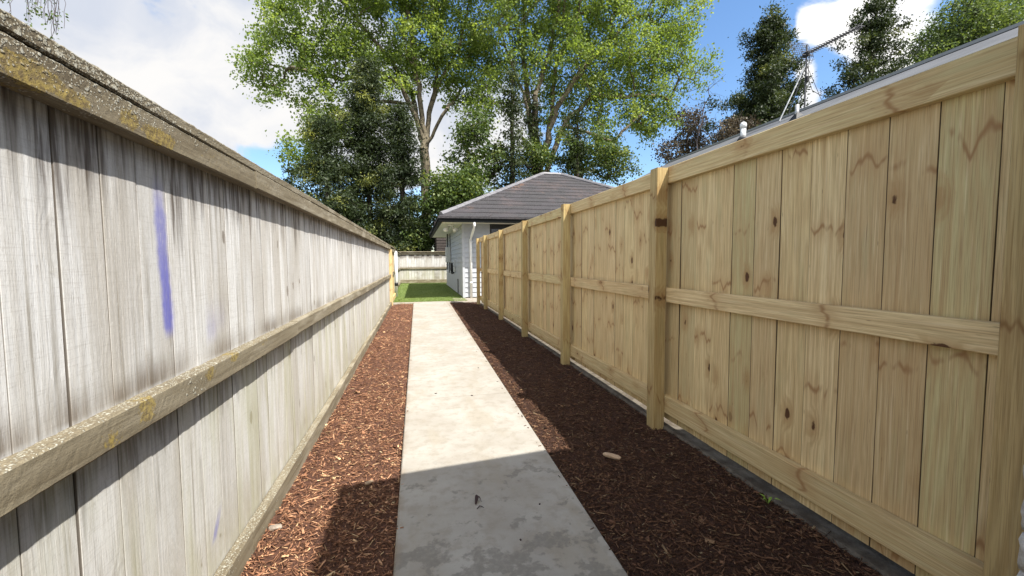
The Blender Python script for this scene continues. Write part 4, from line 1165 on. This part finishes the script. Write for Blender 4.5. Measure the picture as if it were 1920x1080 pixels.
def conifer(name, label, x, y, H, env, seed, step=0.45, nb=7, size=0.30, aspect=0.34, n_per=26, sig=0.22, z0=0.6, tone0=0.35, tipcol=0.25, lean=(0, 0), group=None, up=0.25, rise=0.0, cat='tree', base=0.25, gap=0.12, sp=0.30):
    """env(t) gives branch length at height fraction t (0 at the bottom)"""
    r = np.random.default_rng(seed)
    root = thing(name, label, cat, group, loc=(x, y, -0.1))
    sk = Skel(r); T = [(x + lean[0] * t, y + lean[1] * t, -0.1 + H * t) for t in np.linspace(0, 1, 9)]
    sk.line(T, step=0.5, wig=0.02)
    trunk = np.array(sk.p)
    C, tone = [], []
    z = z0
    while z < H - 0.15:
        t = z / H; i = int(np.argmin(np.abs(trunk[:, 2] - z))); Lmax = env(t)
        k_n = max(3, int(nb * (0.5 + 0.5 * min(1, Lmax))))
        ph = r.uniform(0, 6.28)
        for k in range(k_n):
            if r.random() < gap: continue
            a = ph + 6.28 * k / k_n + r.normal(0, 0.3); L = Lmax * r.uniform(0.55, 1.12)
            if L < 0.12: continue
            d = np.array([math.cos(a), math.sin(a), rise])
            e = trunk[i] + d * L + [0, 0, up * L * r.uniform(0.2, 1.4) - 0.12 * L]
            m1 = trunk[i] + d * L * 0.5 + [0, 0, -0.06 * L]
            sk.line([trunk[i], m1, e], start=i, step=0.5, wig=0.03)
            n = max(2, int(L / sp))
            for q in range(n):
                f = (q + 1) / n
                if f < 0.28: continue
                p = (1 - f) ** 2 * trunk[i] + 2 * f * (1 - f) * m1 + f * f * e
                C.append(p + r.normal(0, 0.10 + 0.14 * f, 3)); tone.append(tone0 + tipcol * (f > 0.8) * (r.random() < 0.30) * r.uniform(0.6, 1.2) + r.normal(0, 0.09))
        z += step * r.uniform(0.75, 1.25)
    C.append(trunk[-1]); tone.append(0.5); C = np.array(C); tone = np.clip(np.array(tone), 0, 1)
    sk.mesh('trunk', BARK_D, root, 0.012, base, 5)
    v, f, t = leaves(C, n_per, sig, size, aspect, r, tone, 0.65, 0.5, 0.07)
    np_mesh('crown', v, f, L_CON, root, t)
    adopt(root); return root

def plant_trees():
    r = np.random.default_rng(21)
    Y = 36.0
    B = [blob(515, 110, Y, 62, 105, 2.4), blob(475, 130, Y, 32, 45, 1.4), blob(500, 20, Y, 45, 60, 1.8), blob(600, 60, Y, 100, 85, 3.5), blob(720, 50, Y, 100, 110, 4), blob(640, 190, Y, 85, 80, 3, .8), blob(580, 275, Y - 3, 46, 62, 2, 2.2), blob(640, 250, Y - 4, 40, 40, 1.2, 1.2),
         blob(820, 60, Y, 80, 120, 4), blob(860, 150, Y, 40, 60, 2.2), blob(760, -90, Y, 190, 110, 5), blob(740, 160, Y, 60, 60, 3, .7), blob(905, 120, Y, 35, 120, 2)]
    limbs = [pts([(800, 285), (772, 170), (722, 100), (660, 25), (610, -40)], Y, r), pts([(803, 275), (818, 150), (828, 60), (838, -80)], Y, r), pts([(803, 280), (838, 205), (880, 150), (908, 70)], Y, r), pts([(798, 270), (752, 160), (700, 130), (640, 150), (560, 130), (490, 120)], Y, r), pts([(775, 190), (690, 190), (620, 230)], Y, r), pts([(818, 170), (860, 90), (880, 0)], Y, r), pts([(798, 268), (780, 130), (765, 20), (750, -90)], Y, r)]
    broad_tree('poplar_tree', 'tall pale green broadleaf tree with a forked trunk, left of the house roof', 'tree', pts([(802, 500), (799, 380), (797, 300), (798, 265)], Y, r, .2), limbs, B, 640, 120, 0.42, 0.20, L_POP, BARK, 31, base=0.42, mind=0.6)
    Y = 34.0
    B = [blob(950, 50, Y, 75, 120, 4), blob(1050, -70, Y, 200, 110, 6), blob(1100, 70, Y, 120, 110, 4.5), blob(1215, 50, Y, 90, 125, 3.5), blob(1275, 60, Y, 55, 110, 2.5), blob(1300, 130, Y, 38, 45, 1.6), blob(1180, 190, Y, 100, 65, 3.5), blob(1240, 225, Y, 52, 48, 2), blob(1080, 180, Y, 70, 75, 3, .7), blob(915, 200, Y, 38, 60, 2, .6), blob(1130, 265, Y, 62, 38, 2, .6), blob(1010, 130, Y, 60, 90, 3, .7), blob(1160, 120, Y, 90, 60, 4)]
    limbs = [pts([(1008, 330), (992, 200), (981, 100), (986, -40)], Y, r), pts([(1010, 325), (1042, 205), (1092, 130), (1185, 35)], Y, r), pts([(1006, 300), (1003, 180), (1032, 90), (1062, -60)], Y, r), pts([(1014, 350), (1062, 225), (1110, 182), (1235, 180)], Y, r), pts([(1000, 300), (985, 190), (960, 120), (935, 40)], Y, r), pts([(1060, 235), (1150, 265), (1210, 205)], Y, r), pts([(1025, 260), (1040, 130), (1075, 50), (1100, -40)], Y, r)]
    broad_tree('poplar_tree', 'widest pale green broadleaf tree with many upright limbs, behind the house roof', 'tree', pts([(1004, 510), (1006, 420), (1008, 330)], Y, r, .2), limbs, B, 690, 120, 0.43, 0.19, L_POP, BARK, 32, base=0.45, mind=0.6)
    # hedge-high broadleaf growth behind the back fence and beside the roof
    Y = 31.0
    broad_tree('leafy_bush', 'bright leafy bush rising just above the back fence', 'bush', pts([(775, 505), (778, 460)], Y, r, .1), [], [blob(785, 445, Y, 34, 34, 1.4), blob(770, 420, Y, 20, 30, 1.2)], 46, 110, 0.30, 0.17, L_BUSH, BARK_D, 33, 0.07, mind=0.25)
    Y = 30.0
    broad_tree('leafy_tree', 'mid green leafy tree crowding the left slope of the tiled roof', 'tree', pts([(850, 505), (850, 400), (862, 340)], Y, r, .1), [], [blob(835, 355, Y, 38, 42, 1.8), blob(870, 365, Y, 36, 30, 1.6), blob(825, 390, Y, 32, 40, 1.6), blob(885, 335, Y + 1, 32, 28, 1.5)], 105, 90, 0.36, 0.19, L_BUSH, BARK_D, 34, 0.16, mind=0.35)
    Y = 32.0
    broad_tree('leafy_tree', 'mid green leafy tree between the two tall pale trees, above the roof hip', 'tree', pts([(905, 505), (900, 380), (890, 300)], Y, r, .1), [], [blob(885, 250, Y, 36, 48, 1.8), blob(925, 300, Y, 36, 36, 1.8), blob(870, 305, Y, 34, 26, 1.5), blob(1000, 300, Y, 30, 36, 1.4)], 90, 62, 0.36, 0.20, L_BUSH, BARK_D, 35, 0.18, mind=0.4)
    broad_tree('leafy_tree', 'loose small leafed tree behind the right end of the tiled roof', 'tree', pts([(1085, 505), (1085, 380), (1090, 320)], Y, r, .1), [], [blob(1120, 290, Y, 55, 45, 1.8), blob(1155, 310, Y, 40, 35, 1.5), blob(1060, 280, Y, 30, 40, 1.5)], 80, 90, 0.34, 0.18, L_BUSH, BARK_D, 36, 0.15, mind=0.4)
    # dark conifers
    def cone(Lm, p=0.8, b0=0.1):
        q = np.random.default_rng(int(Lm * 100)).uniform(0.62, 1.2, 24)
        return lambda t: Lm * (min(1.0, t / b0 if b0 else 1)) * max(0.0, (1 - t)) ** p * float(np.interp(t * 23, np.arange(24), q))
    X = lambda px, Yd: float(at(px, 480, Yd)[0])
    Zt = lambda px, py, Yd: float(at(px, py, Yd)[2])
    conifer('dark_conifer', 'tallest dark evergreen of the dense clump above the grey fence', X(695, 32), 32, Zt(695, 120, 32), cone(3.7, 0.66), 41, step=0.52, nb=8, n_per=95, size=0.23, sp=0.5, sig=0.28, tipcol=0.55, tone0=0.32, gap=0.10)
    conifer('dark_conifer', 'bushy dark evergreen with yellow green tips at the left of the dense clump', X(618, 30.5), 30.5, Zt(618, 215, 30.5), cone(3.0, 0.5), 42, step=0.52, nb=8, n_per=90, size=0.23, sp=0.5, sig=0.28, gap=0.10, tipcol=0.75, tone0=0.36)
    conifer('dark_conifer', 'dark evergreen at the right of the dense clump, beside the forked pale trunk', X(757, 31), 31, Zt(757, 200, 31), cone(2.3, 0.55), 43, step=0.5, nb=7, n_per=90, size=0.23, sp=0.5, sig=0.27, tipcol=0.5, tone0=0.2, gap=0.12)
    conifer('slim_conifer', 'slim dark evergreen with a bare trunk, directly above the left of the roof ridge', X(962, 31), 31, Zt(965, 120, 31), cone(2.3, 0.75, 0.3), 44, nb=6, n_per=24, z0=3.6, tipcol=0.35, gap=0.25, tone0=0.42)
    conifer('slim_conifer', 'dark evergreen right of the roof ridge, under the wide pale tree', X(1082, 31), 31, Zt(1082, 215, 31), cone(2.0, 0.6, 0.2), 45, nb=6, n_per=24, z0=2.5, gap=0.22)
    conifer('slim_conifer', 'narrow dark evergreen beside the leaning pale limb, behind the ridge', X(1000, 33), 33, Zt(1000, 170, 33), cone(1.6, 0.6, 0.2), 46, nb=6, n_per=22, z0=3.0, gap=0.2)
    # right hand skyline
    def lobes(Lm, p, seed):
        q = np.random.default_rng(seed).uniform(0.5, 1.18, 30)
        return lambda t: Lm * max(0.0, 1 - t) ** p * np.interp(t * 29, np.arange(30), q)
    Yd = 28.0
    conifer('tall_conifer', 'tall dark conifer left of the television aerial', at(1425, 250, Yd)[0], Yd, Zt(1440, 12, Yd), lobes(6.0, 0.85, 3), 47, step=0.72, nb=9, n_per=150, size=0.22, sig=0.29, tipcol=0.45, up=0.75, gap=0.06, sp=0.55, aspect=0.42, lean=(0.8, 0), tone0=0.28, base=0.35)
    Yd = 26.0
    conifer('open_conifer', 'tall open conifer showing its trunk, right of the television aerial', at(1618, 200, Yd)[0], Yd, Zt(1650, -60, Yd), lobes(6.0, 0.8, 8), 48, step=0.95, nb=7, n_per=140, size=0.22, sig=0.29, tipcol=0.40, up=0.75, gap=0.16, sp=0.55, aspect=0.42, lean=(0.9, 0), tone0=0.28, base=0.35)
    conifer('small_conifer', 'little dark evergreen tip peeping over the grey fence left of the dense clump', X(552, 42), 42, Zt(550, 318, 42), cone(2.2, 0.7), 49, nb=6, n_per=18)
    Yd = 24.0
    broad_tree('round_tree', 'round pale olive green tree above the right end of the metal roof', 'tree', [at(1800, 400, Yd) * [1, 1, 0], at(1800, 250, Yd), at(1800, 150, Yd)], [], [blob(1810, 70, Yd, 70, 70, 2.8), blob(1860, 40, Yd, 60, 50, 2.5), blob(1765, 115, Yd, 45, 40, 2.0), blob(1840, 110, Yd, 90, 60, 2.8)], 330, 120, 0.42, 0.20, L_OLIVE, BARK_D, 37, 0.3, aspect=0.5, mind=0.45)
    Yd = 27.0
    broad_tree('brown_shrub', 'scrubby brown leafed tree at the foot of the tall conifer above the metal roof', 'shrub', [at(1385, 420, Yd) * [1, 1, 0], at(1385, 330, Yd), at(1385, 270, Yd)], [], [blob(1385, 245, Yd, 34, 24, 1.0), blob(1365, 262, Yd, 24, 18, 1.0)], 50, 60, 0.28, 0.15, L_PURP, BARK_D, 39, 0.1, mind=0.3)
    Yd = 33.0
    broad_tree('bronze_tree', 'thin brown leafed tree between the wide pale tree and the metal roof', 'tree', [at(1290, 420, Yd) * [1, 1, 0], at(1288, 330, Yd), at(1290, 250, Yd)], [], [blob(1292, 240, Yd, 32, 42, 1.2), blob(1262, 285, Yd, 28, 22, 1.2), blob(1310, 275, Yd, 24, 28, 1.0)], 74, 60, 0.30, 0.17, L_PURP, BARK_D, 38, 0.14, mind=0.35)
    # leafless birch twigs against the blue
    rr = np.random.default_rng(77)
    root = thing('bare_tree', 'leafless twiggy tree against the blue sky beside the wide pale tree', 'tree', loc=tuple(at(1300, 420, 30) * [1, 1, 0]))
    sk = Skel(rr); sk.line([at(1300, 420, 30) * [1, 1, 0], at(1303, 330, 30), at(1310, 250, 30), at(1328, 170, 30)])
    for k in range(70):
        t = at(rr.uniform(1285, 1362), rr.uniform(135, 270), 30 + rr.uniform(-1, 1)); sk.reach(t, 0.6)
    sk.mesh('trunk', BARK_T, root, 0.007, 0.06, 4); adopt(root)
    # weeping birch beyond the left fence: only its hanging twigs reach into the picture
    rr = np.random.default_rng(78); Yb = 8.0
    root = thing('weeping_birch', 'fine hanging birch twigs with sparse leaves above the lichened end of the grey fence', 'tree', loc=(-8.6, 9.0, 0))
    sk = Skel(rr); sk.line([(-8.6, 9.0, -0.1), (-8.5, 8.9, 3.5), (-8.3, 8.7, 6.8)])
    for e in ((-5.4, 8.0, 6.4), (-4.9, 8.4, 6.7), (-6.0, 7.6, 6.2), (-7.0, 10.5, 6.8), (-10.5, 8.5, 6.6)): sk.line([(-8.4, 8.8, 5.2), ((-8.4 + e[0]) / 2, (8.8 + e[1]) / 2, 6.5), e])
    LP = []
    for (px, bot, n) in ((20, 30, 2), (55, 45, 3), (78, 20, 4), (100, 66, 5), (112, 48, 4), (90, 35, 3), (66, 25, 3), (8, 12, 2)):
        for q in range(n):
            Yq = Yb + rr.uniform(-.5, .6); e = at(px + rr.normal(0, 5), bot + rr.normal(0, 8), Yq); t = at(px + rr.normal(0, 8), -150, Yq)
            k0 = int(np.argmin(np.linalg.norm(np.array(sk.p) - t, axis=1)))
            k1 = sk.line([sk.p[k0], t, (t + e) / 2 + rr.normal(0, .05, 3), e], start=k0, step=0.12, wig=0.012)
            LP += [sk.p[i] for i in range(len(sk.p) - 14, len(sk.p)) if rr.random() < 0.35]
    sk.mesh('trunk', BARK_T, root, 0.0035, 0.12, 4)
    v, f, t = leaves(np.array(LP), 3, 0.035, 0.045, 0.75, rr, np.full(len(LP), 0.5))
    np_mesh('crown', v, f, L_BUSH, root, t); adopt(root)
plant_trees()
